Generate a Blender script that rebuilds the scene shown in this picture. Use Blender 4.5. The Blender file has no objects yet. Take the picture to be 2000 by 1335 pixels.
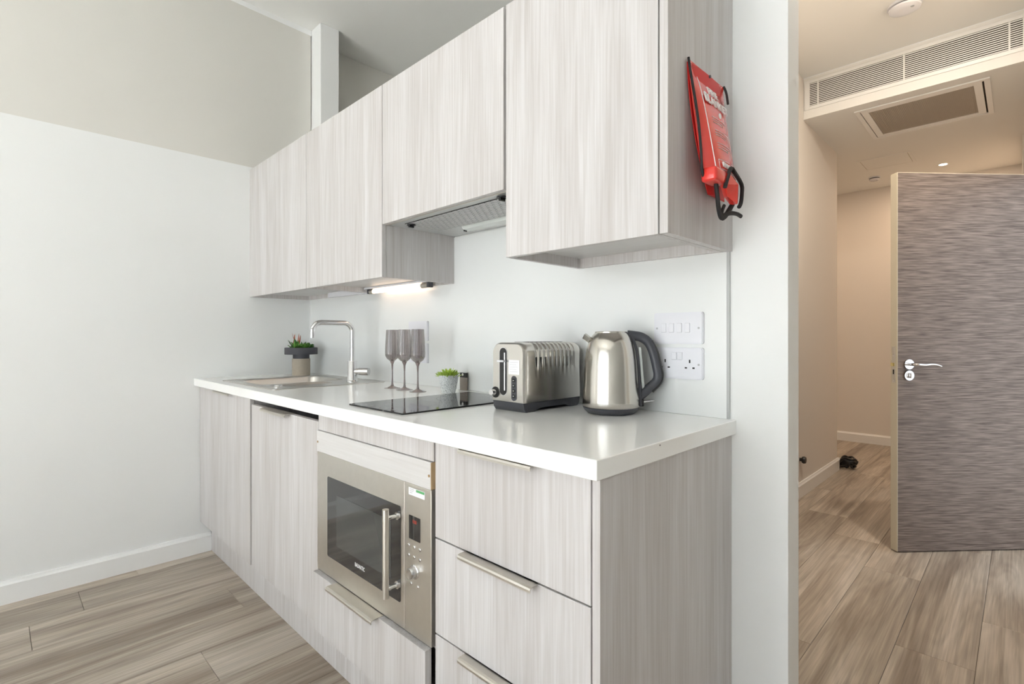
import bpy, bmesh, math, random
from mathutils import Vector, Matrix
random.seed(7)
PI = math.pi
S = bpy.context.scene
C = S.collection

# ------------------------------------------------------------------ camera
cam = bpy.data.cameras.new('camera')
cam.sensor_width = 36.0
cam.lens = 1006.5 / 2000 * 36.0
cam.shift_y = -9.8 / 2000
cam.clip_start = 0.02
co = bpy.data.objects.new('camera', cam)
co.location = (3.0587, -1.3644, 1.1256)
co.rotation_euler = (PI / 2, 0, 0.7791)
C.objects.link(co)
S.camera = co

# ------------------------------------------------------------------ world, lights, exposure
w = bpy.data.worlds.new('world'); S.world = w; w.use_nodes = True
w.node_tree.nodes['Background'].inputs[0].default_value = (0.86, 0.93, 1.0, 1)
w.node_tree.nodes['Background'].inputs[1].default_value = 1.0
S.view_settings.view_transform = 'Standard'
S.view_settings.look = 'None'
S.view_settings.gamma = 1.0
S.view_settings.use_curve_mapping = False
S.view_settings.exposure = 0.88
S.cycles.use_denoising = True
S.cycles.max_bounces = 10
S.cycles.diffuse_bounces = 6
S.cycles.glossy_bounces = 5
S.cycles.transmission_bounces = 8
S.cycles.sample_clamp_indirect = 6.0
S.cycles.caustics_reflective = False
S.cycles.caustics_refractive = False


def area(name, loc, rot, sx, sy, power, col):
    l = bpy.data.lights.new(name, 'AREA')
    l.shape = 'RECTANGLE'; l.size = sx; l.size_y = sy
    l.energy = power; l.color = col
    o = bpy.data.objects.new(name, l); o.location = loc; o.rotation_euler = rot
    C.objects.link(o)
    return o


# daylight through the big window behind the camera (fills its opening)
area('window_daylight', (2.35, -4.22, 1.14), (PI / 2, 0, PI), 2.8, 1.95, 262, (0.90, 0.95, 1.0))
sl = bpy.data.lights.new('bounce_sun', 'SUN'); sl.energy = 29.0; sl.angle = 0.02; sl.color = (0.92, 0.965, 1.0)  # added: its unseen floor patch behind the camera lifts the ceiling by bounce
so = bpy.data.objects.new('bounce_sun', sl); so.rotation_euler = (math.radians(33), 0, math.radians(8)); C.objects.link(so)


def spot(name, loc, power, col):
    l = bpy.data.lights.new(name, 'AREA'); l.shape = 'DISK'; l.size = 0.07
    l.energy = power; l.color = col
    o = bpy.data.objects.new(name, l); o.location = loc
    C.objects.link(o)
    return o


# ------------------------------------------------------------------ materials
def nt(name):
    m = bpy.data.materials.new(name); m.use_nodes = True
    n = m.node_tree.nodes; l = m.node_tree.links
    return m, n, l, n['Principled BSDF']


def mat(name, col, rough=0.5, metal=0.0, spec=0.5, bump=0.0, bscale=200.0, coat=0.0, emit=0.0, vary=0.0, trans=0.0, alpha=1.0):
    m, n, l, b = nt(name)
    b.inputs['Base Color'].default_value = (*col, 1)
    b.inputs['Roughness'].default_value = rough
    b.inputs['Metallic'].default_value = metal
    b.inputs['Specular IOR Level'].default_value = spec
    b.inputs['Coat Weight'].default_value = coat
    b.inputs['Coat Roughness'].default_value = 0.05
    if trans: b.inputs['Transmission Weight'].default_value = trans
    if emit:
        b.inputs['Emission Color'].default_value = (*col, 1)
        b.inputs['Emission Strength'].default_value = emit
    if bump or vary:
        g = n.new('ShaderNodeNewGeometry'); t = n.new('ShaderNodeTexNoise')
        t.inputs['Scale'].default_value = bscale; t.inputs['Detail'].default_value = 3
        l.new(g.outputs['Position'], t.inputs['Vector'])
        if bump:
            bp = n.new('ShaderNodeBump'); bp.inputs['Strength'].default_value = bump
            bp.inputs['Distance'].default_value = 0.001
            l.new(t.outputs['Fac'], bp.inputs['Height']); l.new(bp.outputs['Normal'], b.inputs['Normal'])
        if vary:
            mx = n.new('ShaderNodeMix'); mx.data_type = 'RGBA'
            mx.inputs[6].default_value = (*[c * (1 - vary) for c in col], 1)
            mx.inputs[7].default_value = (*[min(1, c * (1 + vary)) for c in col], 1)
            l.new(t.outputs['Fac'], mx.inputs[0]); l.new(mx.outputs[2], b.inputs['Base Color'])
    return m


def grain(name, axis, light, dark, rough=0.45, fine=110.0, broad=16.0, local=False, contrast=1.0, spec=0.35, cath=0.5):
    """wood or woven laminate with streaks that run along one axis"""
    m, n, l, b = nt(name)
    b.inputs['Roughness'].default_value = rough
    b.inputs['Specular IOR Level'].default_value = spec
    if local:
        g = n.new('ShaderNodeTexCoord'); src = g.outputs['Object']
    else:
        g = n.new('ShaderNodeNewGeometry'); src = g.outputs['Position']
    oi = n.new('ShaderNodeObjectInfo')
    off = n.new('ShaderNodeVectorMath'); off.operation = 'SCALE'
    cm = n.new('ShaderNodeCombineXYZ')
    for i in range(3): l.new(oi.outputs['Random'], cm.inputs[i])
    l.new(cm.outputs[0], off.inputs[0]); off.inputs['Scale'].default_value = 7.3
    ad = n.new('ShaderNodeVectorMath'); l.new(src, ad.inputs[0]); l.new(off.outputs[0], ad.inputs[1])

    def noise(s_across, s_along, detail, dist):
        mp = n.new('ShaderNodeMapping')
        sc = [s_across] * 3; sc[axis] = s_along
        mp.inputs['Scale'].default_value = sc
        l.new(ad.outputs[0], mp.inputs['Vector'])
        t = n.new('ShaderNodeTexNoise'); t.inputs['Scale'].default_value = 1
        t.inputs['Detail'].default_value = detail; t.inputs['Distortion'].default_value = dist
        l.new(mp.outputs[0], t.inputs['Vector'])
        return t.outputs['Fac']
    f1 = noise(fine, fine / 42.0, 3, 0.3)
    f2 = noise(broad, broad / 18.0, 4, cath)
    mx = n.new('ShaderNodeMix'); mx.data_type = 'FLOAT'; mx.inputs[0].default_value = 0.5
    l.new(f1, mx.inputs[2]); l.new(f2, mx.inputs[3])
    r = n.new('ShaderNodeMapRange')
    r.inputs['From Min'].default_value = 0.5 - 0.17 / contrast
    r.inputs['From Max'].default_value = 0.5 + 0.17 / contrast
    l.new(mx.outputs[0], r.inputs['Value'])
    c = n.new('ShaderNodeMix'); c.data_type = 'RGBA'
    c.inputs[6].default_value = (*dark, 1); c.inputs[7].default_value = (*light, 1)
    l.new(r.outputs[0], c.inputs[0])
    l.new(c.outputs[2], b.inputs['Base Color'])
    bp = n.new('ShaderNodeBump'); bp.inputs['Strength'].default_value = 0.15
    bp.inputs['Distance'].default_value = 0.0008
    l.new(f1, bp.inputs['Height']); l.new(bp.outputs['Normal'], b.inputs['Normal'])
    return m


def plank_mat():
    m, n, l, b = nt('floor_plank')
    b.inputs['Roughness'].default_value = 0.42
    b.inputs['Specular IOR Level'].default_value = 0.4
    g = n.new('ShaderNodeNewGeometry'); oi = n.new('ShaderNodeObjectInfo')
    cm = n.new('ShaderNodeCombineXYZ')
    for i in range(3): l.new(oi.outputs['Random'], cm.inputs[i])
    sc = n.new('ShaderNodeVectorMath'); sc.operation = 'SCALE'; sc.inputs['Scale'].default_value = 31.0
    l.new(cm.outputs[0], sc.inputs[0])
    ad = n.new('ShaderNodeVectorMath'); l.new(g.outputs['Position'], ad.inputs[0]); l.new(sc.outputs[0], ad.inputs[1])

    def noise(sx, sy, detail, dist):
        mp = n.new('ShaderNodeMapping'); mp.inputs['Scale'].default_value = (sx, sy, 1)
        l.new(ad.outputs[0], mp.inputs['Vector'])
        t = n.new('ShaderNodeTexNoise'); t.inputs['Scale'].default_value = 1
        t.inputs['Detail'].default_value = detail; t.inputs['Distortion'].default_value = dist
        l.new(mp.outputs[0], t.inputs['Vector']); return t.outputs['Fac']
    big = noise(11, 0.75, 4, 0.9)
    fine = noise(150, 3.2, 5, 0.35)
    # cathedral figure: contour bands of a stretched noise
    fig = noise(9, 1.3, 1, 0.3)
    mu = n.new('ShaderNodeMath'); mu.operation = 'MULTIPLY'; mu.inputs[1].default_value = 8
    l.new(fig, mu.inputs[0])
    fr = n.new('ShaderNodeMath'); fr.operation = 'SINE'; mu2 = n.new('ShaderNodeMath'); mu2.operation = 'MULTIPLY'
    mu2.inputs[1].default_value = 6.28; l.new(mu.outputs[0], mu2.inputs[0]); l.new(mu2.outputs[0], fr.inputs[0])
    ramp = n.new('ShaderNodeValToRGB'); e = ramp.color_ramp
    e.elements[0].position = 0.33; e.elements[0].color = (0.25, 0.20, 0.158, 1)
    e.elements[1].position = 0.68; e.elements[1].color = (0.50, 0.44, 0.375, 1)
    x = e.elements.new(0.5); x.color = (0.39, 0.333, 0.272, 1)
    l.new(big, ramp.inputs[0])
    m1 = n.new('ShaderNodeMix'); m1.data_type = 'RGBA'; m1.blend_type = 'MULTIPLY'
    m1.inputs[0].default_value = 1.0
    l.new(ramp.outputs[0], m1.inputs[6])
    mr = n.new('ShaderNodeMapRange'); mr.inputs['From Min'].default_value = 0.3; mr.inputs['From Max'].default_value = 0.7
    mr.inputs['To Min'].default_value = 0.80; mr.inputs['To Max'].default_value = 1.24
    l.new(fine, mr.inputs['Value']); l.new(mr.outputs[0], m1.inputs[7])
    # figure strength gated by the large noise
    ms = n.new('ShaderNodeMapRange'); ms.inputs['From Min'].default_value = -1; ms.inputs['From Max'].default_value = 1
    ms.inputs['To Min'].default_value = 0.93; ms.inputs['To Max'].default_value = 1.03
    l.new(fr.outputs[0], ms.inputs['Value'])
    m2 = n.new('ShaderNodeMix'); m2.data_type = 'RGBA'; m2.blend_type = 'MULTIPLY'; m2.inputs[0].default_value = 1
    l.new(m1.outputs[2], m2.inputs[6]); l.new(ms.outputs[0], m2.inputs[7])
    # tone of the whole plank
    mt = n.new('ShaderNodeMapRange'); mt.inputs['To Min'].default_value = 0.86; mt.inputs['To Max'].default_value = 1.10
    l.new(oi.outputs['Random'], mt.inputs['Value'])
    m3 = n.new('ShaderNodeMix'); m3.data_type = 'RGBA'; m3.blend_type = 'MULTIPLY'; m3.inputs[0].default_value = 1
    l.new(m2.outputs[2], m3.inputs[6]); l.new(mt.outputs[0], m3.inputs[7])
    l.new(m3.outputs[2], b.inputs['Base Color'])
    bp = n.new('ShaderNodeBump'); bp.inputs['Strength'].default_value = 0.2; bp.inputs['Distance'].default_value = 0.001
    l.new(fine, bp.inputs['Height']); l.new(bp.outputs['Normal'], b.inputs['Normal'])
    return m


M = dict(
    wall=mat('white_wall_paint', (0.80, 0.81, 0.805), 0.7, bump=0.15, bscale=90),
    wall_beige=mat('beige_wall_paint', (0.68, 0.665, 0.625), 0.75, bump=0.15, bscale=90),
    wall_dark=mat('grey_light_damping_wall', (0.40, 0.40, 0.395), 0.8),  # for the unseen right wall, darkened to cut bounce onto side panels
    ceil=mat('ceiling_paint', (0.82, 0.82, 0.80), 0.8, bump=0.1, bscale=70),
    trim=mat('white_gloss_trim', (0.84, 0.845, 0.84), 0.3),
    glassboard=mat('white_splashback_gloss', (0.80, 0.815, 0.81), 0.08, spec=0.5, coat=0.3),
    glassedge=mat('grey_sealant', (0.45, 0.46, 0.46), 0.4),
    worktop=mat('white_worktop', (0.91, 0.915, 0.905), 0.14, spec=0.7),
    wood=grain('pale_ash_laminate', 2, (0.655, 0.64, 0.642), (0.47, 0.44, 0.425), rough=0.40, fine=190.0, broad=8.0, contrast=0.9, cath=2.2),
    wood_h=grain('pale_ash_laminate_horizontal', 0, (0.68, 0.67, 0.665), (0.56, 0.54, 0.525), rough=0.40, fine=150.0, broad=9.0, contrast=0.8),
    chip=mat('raw_chipboard_edge', (0.62, 0.45, 0.26), 0.8),
    nickel=mat('brushed_nickel', (0.62, 0.59, 0.54), 0.38, metal=1.0),
    steel=mat('brushed_steel', (0.70, 0.67, 0.62), 0.36, metal=1.0, vary=0.05, bscale=40),
    steel_t=mat('toaster_steel', (0.62, 0.60, 0.565), 0.21, metal=1.0),
    steel_k=mat('kettle_steel', (0.60, 0.575, 0.53), 0.19, metal=1.0),
    steel_s=mat('sink_steel', (0.62, 0.60, 0.57), 0.28, metal=1.0),
    chrome=mat('chrome', (0.72, 0.72, 0.73), 0.08, metal=1.0),
    hoodmetal=mat('hood_grey_metal', (0.56, 0.57, 0.57), 0.45, metal=0.35),
    black=mat('black_plastic', (0.012, 0.012, 0.013), 0.35),
    slot=mat('dark_void', (0.01, 0.01, 0.01), 0.8),
    charcoal=mat('charcoal_plastic', (0.055, 0.057, 0.068), 0.38),
    hob=mat('black_ceramic_glass', (0.010, 0.010, 0.011), 0.05, spec=0.45),
    hobmark=mat('hob_grey_print', (0.20, 0.20, 0.20), 0.3),
    mwglass=mat('smoked_microwave_glass', (0.02, 0.02, 0.022), 0.05, spec=0.6, coat=0.6),
    mwwin=mat('microwave_inner_window', (0.055, 0.06, 0.06), 0.10, coat=0.6),
    white=mat('white_plastic', (0.76, 0.765, 0.81), 0.25),
    whitep=mat('white_print', (0.85, 0.85, 0.85), 0.5),
    paper=mat('white_paper_sticker', (0.85, 0.85, 0.88), 0.5),
    greyp=mat('grey_print', (0.42, 0.43, 0.45), 0.5),
    green=mat('green_print', (0.12, 0.42, 0.16), 0.5),
    redled=mat('red_display_digits', (0.45, 0.05, 0.03), 0.5, emit=0.12),
    screwhole=mat('brass_screw', (0.35, 0.22, 0.10), 0.4, metal=0.6),
    leafedge=mat('beige_door_lipping', (0.58, 0.52, 0.40), 0.5),
    brass=mat('brass_latch', (0.80, 0.70, 0.35), 0.2, metal=1.0),
    doorface=grain('woven_grey_brown_laminate', 0, (0.275, 0.222, 0.192), (0.095, 0.070, 0.058), rough=0.5, fine=420, broad=150, local=True, contrast=1.4, cath=0.2),
    plank=plank_mat(),
    subfloor=mat('dark_floor_joint', (0.05, 0.04, 0.03), 0.8),
    red=mat('red_pouch_vinyl', (0.72, 0.035, 0.025), 0.22, coat=0.4, bump=0.2, bscale=30),
    redflat=mat('red_fabric', (0.62, 0.02, 0.018), 0.5),
    strap=mat('black_webbing', (0.015, 0.013, 0.014), 0.7, bump=0.4, bscale=800),
    concrete=mat('taupe_ceramic', (0.44, 0.385, 0.31), 0.7, vary=0.08, bscale=60),
    slate=mat('slate_ceramic', (0.060, 0.060, 0.072), 0.6),
    soil=mat('dark_soil_and_gap_shade', (0.03, 0.022, 0.015), 0.9),
    leaf_dark=mat('dark_green_leaf', (0.045, 0.14, 0.03), 0.45, vary=0.5, bscale=120),
    leaf_mid=mat('green_leaf', (0.10, 0.26, 0.04), 0.45, vary=0.4, bscale=120),
    leaf_lime=mat('lime_leaf', (0.40, 0.55, 0.08), 0.45, vary=0.35, bscale=150),
    leaf_red=mat('red_tipped_leaf', (0.42, 0.12, 0.07), 0.45),
    taupe=mat('taupe_card', (0.30, 0.26, 0.23), 0.5),
    downglow=mat('downlight_lens', (1.0, 0.86, 0.68), 0.5, emit=14.0),
    tube=mat('lit_tube', (1.0, 0.78, 0.60), 0.4, emit=1.6),
    filter=mat('filter_mesh', (0.50, 0.45, 0.385), 0.7),
    hall=mat('hall_wall_paint', (0.76, 0.72, 0.67), 0.7, bump=0.12, bscale=90),
    ground=mat('outside_paving', (0.35, 0.35, 0.33), 0.9),
    lens=mat('frosted_hood_lens', (0.66, 0.70, 0.68), 0.25),
)


def pot_mat():
    m, n, l, b = nt('white_speckled_ceramic')
    b.inputs['Roughness'].default_value = 0.5
    g = n.new('ShaderNodeTexCoord'); v = n.new('ShaderNodeTexVoronoi'); v.inputs['Scale'].default_value = 230
    v.feature = 'DISTANCE_TO_EDGE'
    l.new(g.outputs['Object'], v.inputs['Vector'])
    r = n.new('ShaderNodeValToRGB'); r.color_ramp.elements[0].position = 0.02; r.color_ramp.elements[1].position = 0.12
    r.color_ramp.elements[0].color = (0.25, 0.27, 0.28, 1); r.color_ramp.elements[1].color = (0.80, 0.82, 0.82, 1)
    l.new(v.outputs['Distance'], r.inputs[0]); l.new(r.outputs[0], b.inputs['Base Color'])
    bp = n.new('ShaderNodeBump'); bp.inputs['Strength'].default_value = 0.7; bp.inputs['Distance'].default_value = 0.001
    l.new(v.outputs['Distance'], bp.inputs['Height']); l.new(bp.outputs['Normal'], b.inputs['Normal'])
    return m


def smoke_glass():
    m, n, l, b = nt('smoked_glass')
    for x in list(n):
        if x.type != 'OUTPUT_MATERIAL': n.remove(x)
    out = [x for x in n if x.type == 'OUTPUT_MATERIAL'][0]
    tr = n.new('ShaderNodeBsdfTransparent'); tr.inputs[0].default_value = (0.72, 0.695, 0.69, 1)
    gl = n.new('ShaderNodeBsdfGlossy'); gl.inputs['Roughness'].default_value = 0.03
    gl.inputs['Color'].default_value = (0.9, 0.9, 0.9, 1)
    lw = n.new('ShaderNodeLayerWeight'); lw.inputs['Blend'].default_value = 0.25
    mr = n.new('ShaderNodeMapRange'); mr.inputs['To Min'].default_value = 0.05; mr.inputs['To Max'].default_value = 0.6
    l.new(lw.outputs['Facing'], mr.inputs['Value'])
    mx = n.new('ShaderNodeMixShader')
    l.new(mr.outputs[0], mx.inputs[0]); l.new(tr.outputs[0], mx.inputs[1]); l.new(gl.outputs[0], mx.inputs[2])
    l.new(mx.outputs[0], out.inputs[0])
    return m


M['pot'] = pot_mat()
M['smoke'] = smoke_glass()
M['smoke_solid'] = mat('smoked_glass_stem', (0.20, 0.155, 0.145), 0.06, spec=0.8, coat=0.5)

# ------------------------------------------------------------------ object helpers
ROOTM = {}


def tag(o, label, cat, group=None):
    o['label'] = label; o['category'] = cat
    if group: o['group'] = group
    return o


def thing(name, label, cat, loc=(0, 0, 0), rz=0.0, group=None):
    o = bpy.data.objects.new(name, None); o.empty_display_size = 0.05
    C.objects.link(o)
    o.location = loc; o.rotation_euler = (0, 0, rz)
    ROOTM[o.name] = Matrix.Translation(loc) @ Matrix.Rotation(rz, 4, 'Z')
    return tag(o, label, cat, group)


def obj(name, bm, m, parent=None, smooth=False, local=False, label=None, origin=None):
    """link one bmesh as one object; world coordinates unless local"""
    me = bpy.data.meshes.new(name)
    if parent is not None:
        r = ROOTM.get(parent.name, Matrix.Identity(4))
        if not local:
            bmesh.ops.transform(bm, matrix=r.inverted(), verts=bm.verts)
    elif origin is not None:
        bmesh.ops.translate(bm, vec=-Vector(origin), verts=bm.verts)
    bmesh.ops.recalc_face_normals(bm, faces=bm.faces)
    bm.to_mesh(me); bm.free()
    if smooth:
        for p in me.polygons: p.use_smooth = True
        try:
            me.set_sharp_from_angle(angle=math.radians(38))
        except Exception:
            pass
    me.materials.append(M[m] if isinstance(m, str) else m)
    o = bpy.data.objects.new(name, me)
    if parent is not None:
        o.parent = parent
        ROOTM[o.name] = ROOTM.get(parent.name, Matrix.Identity(4))
    elif origin is not None:
        o.location = origin
        ROOTM[o.name] = Matrix.Translation(origin)
    C.objects.link(o)
    # the name may change on linking, keep the matrix reachable
    if parent is not None: ROOTM[o.name] = ROOTM.get(parent.name, Matrix.Identity(4))
    if label: o['label'] = label
    return o


def B():
    return bmesh.new()


def bx(bm, x0, x1, y0, y1, z0, z1, bev=0.0, seg=2):
    t = bmesh.new()
    bmesh.ops.create_cube(t, size=1)
    for v in t.verts:
        v.co = Vector((x0 + (v.co.x + .5) * (x1 - x0), y0 + (v.co.y + .5) * (y1 - y0), z0 + (v.co.z + .5) * (z1 - z0)))
    if bev:
        bmesh.ops.bevel(t, geom=list(t.edges), offset=bev, segments=seg, profile=0.5, affect='EDGES')
    me = bpy.data.meshes.new('tmp'); t.to_mesh(me); t.free(); bm.from_mesh(me); bpy.data.meshes.remove(me)
    return bm


def box(name, x0, x1, y0, y1, z0, z1, m, parent=None, bev=0.0012, local=False, label=None, seg=2):
    return obj(name, bx(B(), x0, x1, y0, y1, z0, z1, bev, seg), m, parent, local=local, label=label)


def poly(bm, pts, y0, y1, axis='y'):
    """prism: 2D outline (x,z) extruded along y, or (y,z) along x, or (x,y) along z"""
    def P(a, b, t):
        return {'y': (a, t, b), 'x': (t, a, b), 'z': (a, b, t)}[axis]
    va = [bm.verts.new(P(a, b, y0)) for a, b in pts]
    vb = [bm.verts.new(P(a, b, y1)) for a, b in pts]
    n = len(pts)
    bm.faces.new(va); bm.faces.new(vb[::-1])
    for i in range(n):
        bm.faces.new((va[i], vb[i], vb[(i + 1) % n], va[(i + 1) % n]))
    return bm


def rrect(x0, x1, z0, z1, r, seg=5):
    pts = []
    for cx, cz, a in ((x1 - r, z1 - r, 0), (x0 + r, z1 - r, 90), (x0 + r, z0 + r, 180), (x1 - r, z0 + r, 270)):
        for i in range(seg + 1):
            t = math.radians(a + 90 * i / seg)
            pts.append((cx + r * math.cos(t), cz + r * math.sin(t)))
    return pts


def lathe(bm, prof, c=(0, 0, 0), seg=40, cap=True):
    rings = []
    for r, z in prof:
        if r < 1e-6:
            rings.append([bm.verts.new((c[0], c[1], c[2] + z))])
        else:
            rings.append([bm.verts.new((c[0] + r * math.cos(2 * PI * i / seg), c[1] + r * math.sin(2 * PI * i / seg), c[2] + z)) for i in range(seg)])
    for a, b in zip(rings, rings[1:]):
        for i in range(seg):
            j = (i + 1) % seg
            if len(a) == 1 and len(b) == 1: break
            if len(a) == 1: bm.faces.new((a[0], b[i], b[j]))
            elif len(b) == 1: bm.faces.new((a[i], a[j], b[0]))
            else: bm.faces.new((a[i], a[j], b[j], b[i]))
    if cap:
        for k in (0, -1):
            if len(rings[k]) > 1: bm.faces.new(rings[k])
    return bm


def cyl(bm, p0, p1, r, seg=20, r1=None):
    p0 = Vector(p0); p1 = Vector(p1); d = p1 - p0
    q = d.to_track_quat('Z', 'Y').to_matrix().to_4x4()
    mtx = Matrix.Translation(p0) @ q
    n0 = set(bm.verts)
    lathe(bm, [(r, 0), (r if r1 is None else r1, d.length)], seg=seg)
    bmesh.ops.transform(bm, matrix=mtx, verts=[v for v in bm.verts if v not in n0])
    return bm


def smoothpath(pts, n=6):
    out = []
    P = [Vector(p) for p in pts]
    for i in range(len(P) - 1):
        a = P[max(i - 1, 0)]; b = P[i]; c = P[i + 1]; d = P[min(i + 2, len(P) - 1)]
        for k in range(n):
            t = k / n
            out.append(0.5 * ((2 * b) + (c - a) * t + (2 * a - 5 * b + 4 * c - d) * t * t + (3 * b - a - 3 * c + d) * t ** 3))
    out.append(P[-1])
    return out


def sweep(bm, pts, rx, ry=None, seg=14, up=None, taper=None):
    """tube along points; elliptical (rx across, ry along 'up')"""
    ry = rx if ry is None else ry
    pts = [Vector(p) for p in pts]
    rings = []
    prev = None
    for i, p in enumerate(pts):
        t = (pts[min(i + 1, len(pts) - 1)] - pts[max(i - 1, 0)]).normalized()
        if up is not None:
            u = Vector(up); s = t.cross(u)
            s.normalize(); nrm = s.cross(t).normalized()
        else:
            if prev is None:
                prev = t.orthogonal().normalized()
            nrm = (prev - t * prev.dot(t)).normalized(); prev = nrm
            s = t.cross(nrm)
        k = taper(i / (len(pts) - 1)) if taper else 1
        rings.append([bm.verts.new(p + s * (rx * k * math.cos(2 * PI * j / seg)) + nrm * (ry * k * math.sin(2 * PI * j / seg))) for j in range(seg)])
    for a, b in zip(rings, rings[1:]):
        for j in range(seg):
            bm.faces.new((a[j], a[(j + 1) % seg], b[(j + 1) % seg], b[j]))
    bm.faces.new(rings[0][::-1]); bm.faces.new(rings[-1])
    return bm


def text(name, s, m, parent, loc, rot, size, sx=1.0, depth=0.0003, bold=0.0, label=None, align='CENTER'):
    cu = bpy.data.curves.new(name, 'FONT'); cu.body = s; cu.size = size; cu.extrude = depth
    cu.offset = bold; cu.align_x = align; cu.align_y = 'CENTER'
    t = bpy.data.objects.new('tmp', cu); C.objects.link(t)
    bpy.context.view_layer.update()
    me = bpy.data.meshes.new_from_object(t.evaluated_get(bpy.context.evaluated_depsgraph_get()))
    bpy.data.objects.remove(t); bpy.data.curves.remove(cu)
    bm = B(); bm.from_mesh(me); bpy.data.meshes.remove(me)
    mt = Matrix.Translation(loc) @ rot.to_4x4() @ Matrix.Diagonal((sx, 1, 1, 1))
    bmesh.ops.transform(bm, matrix=mt, verts=bm.verts)
    return obj(name, bm, m, parent, label=label)


def struct(o):
    o['kind'] = 'structure'
    return o


# orientation of lettering: facing -y (seen from the room) and facing +x
FRONT = Matrix(((1, 0, 0), (0, 0, -1), (0, 1, 0)))       # local x->x, y->z, normal -> -y
SIDE = Matrix(((0, 0, 1), (1, 0, 0), (0, 1, 0)))         # local x->+y, y->z, normal -> +x

# ================================================================== SETTING
H = 2.98          # ceiling
ZT = 2.0565       # cabinet top / paint line
# floor with planks
fl = struct(box('floor', -0.25, 4.6, -4.5, 5.4, -0.12, -0.004, 'subfloor', bev=0))
ROOTM[fl.name] = Matrix.Identity(4)
PL, PW = 1.285, 0.22
cache = {}


def plank_mesh(wd, ln):
    k = (round(wd, 3), round(ln, 3))
    if k not in cache:
        bm = bmesh.new(); g = 0.0006; c = 0.0012
        lo = [(g, g), (wd - g, g), (wd - g, ln - g), (g, ln - g)]
        hi = [(g + c, g + c), (wd - g - c, g + c), (wd - g - c, ln - g - c), (g + c, ln - g - c)]
        a = [bm.verts.new((x, y, -0.004)) for x, y in lo]; b = [bm.verts.new((x, y, -0.0009)) for x, y in lo]
        d = [bm.verts.new((x, y, 0.0)) for x, y in hi]
        bm.faces.new(a[::-1]); bm.faces.new(d)
        for r0, r1 in ((a, b), (b, d)):
            for i in range(4): bm.faces.new((r0[i], r0[(i + 1) % 4], r1[(i + 1) % 4], r1[i]))
        me = bpy.data.meshes.new('plank'); bm.to_mesh(me); bm.free(); me.materials.append(M['plank'])
        cache[k] = me
    return cache[k]


joints = {4: -0.835, 1: -1.258, 11: 1.655, 13: 1.396, 12: 0.966, 3: -0.30, 2: -0.62, 5: -1.55, 10: 0.75, 9: 1.1, 8: 0.4}
XMIN, XMAX, YMIN, YMAX = -0.12, 4.5, -4.3, 5.17
for k in range(-1, 21):
    x0 = 0.09 + PW * k; x1 = x0 + PW
    x0c, x1c = max(x0, XMIN), min(x1, XMAX)
    if x1c - x0c < 0.02: continue
    j = joints.get(k, random.uniform(0, PL))
    y = j - math.ceil((j - YMIN) / PL) * PL
    while y < YMAX:
        a, b = max(y, YMIN), min(y + PL, YMAX)
        if b - a > 0.03:
            o = bpy.data.objects.new('plank', plank_mesh(x1c - x0c, b - a))
            o.location = (x0c, a, 0); o.parent = fl; C.objects.link(o)
        y += PL

# walls
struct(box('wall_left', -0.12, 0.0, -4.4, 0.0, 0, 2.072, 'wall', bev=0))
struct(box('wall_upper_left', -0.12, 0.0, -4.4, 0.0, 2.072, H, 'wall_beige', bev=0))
struct(box('wall_back', -0.12, 2.25, 0.0, 0.083, 0, ZT - 0.02, 'wall', bev=0))
struct(box('wall_back_pier', 2.25, 2.656, 0.0, 0.083, 0, H, 'wall', bev=0.002))
struct(box('wall_niche_left', -0.24, -0.12, 0.0, 0.9, 0, H, 'wall_beige', bev=0))
struct(box('wall_niche_back', -0.24, 2.33, 0.9, 1.0, 0, H, 'wall_beige', bev=0))
struct(box('wall_niche_right', 2.25, 2.33, 0.083, 0.9, 0, H, 'wall_beige', bev=0))
struct(box('trim_1', -0.12, 0.12, 0.005, 0.12, ZT - 0.02, H, 'trim', bev=0.003))          # boxed pipe column
struct(obj('trim_3', poly(B(), [(-3.0, H), (-3.0, H - 0.006), (-0.9, H - 0.012), (-0.35, H - 0.026), (0.004, H - 0.034), (0.004, H)], 0.0, 0.0015, 'x'), 'trim'))
# wall behind the camera with the window opening
struct(obj('wall_front', bx(bx(bx(bx(B(), -0.12, 0.9, -4.4, -4.28, 0, H), 3.8, 4.6, -4.4, -4.28, 0, H), 0.9, 3.8, -4.4, -4.28, 0, 0.1), 0.9, 3.8, -4.4, -4.28, 2.15, H), 'wall'))
wf = struct(obj('window_1', bx(bx(bx(bx(bx(bx(B(), 0.9, 0.96, -4.38, -4.3, 0.1, 2.15, .003), 3.74, 3.8, -4.38, -4.3, 0.1, 2.15, .003), 0.96, 3.74, -4.38, -4.3, 0.1, 0.16, .003), 0.96, 3.74, -4.38, -4.3, 2.09, 2.15, .003), 1.84, 1.90, -4.38, -4.3, 0.16, 2.09, .003), 2.80, 2.86, -4.38, -4.3, 0.16, 2.09, .003), 'trim'))
struct(box('wall_right', 4.5, 4.6, -4.4, 0.0, 0, H, 'wall_dark', bev=0))
struct(box('wall_back_right', 3.24, 4.6, 0.0, 0.1, 0, H, 'wall', bev=0))
# ceiling
struct(box('ceiling', -0.25, 4.6, -4.4, 2.745, H, H + 0.1, 'ceil', bev=0))
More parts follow.
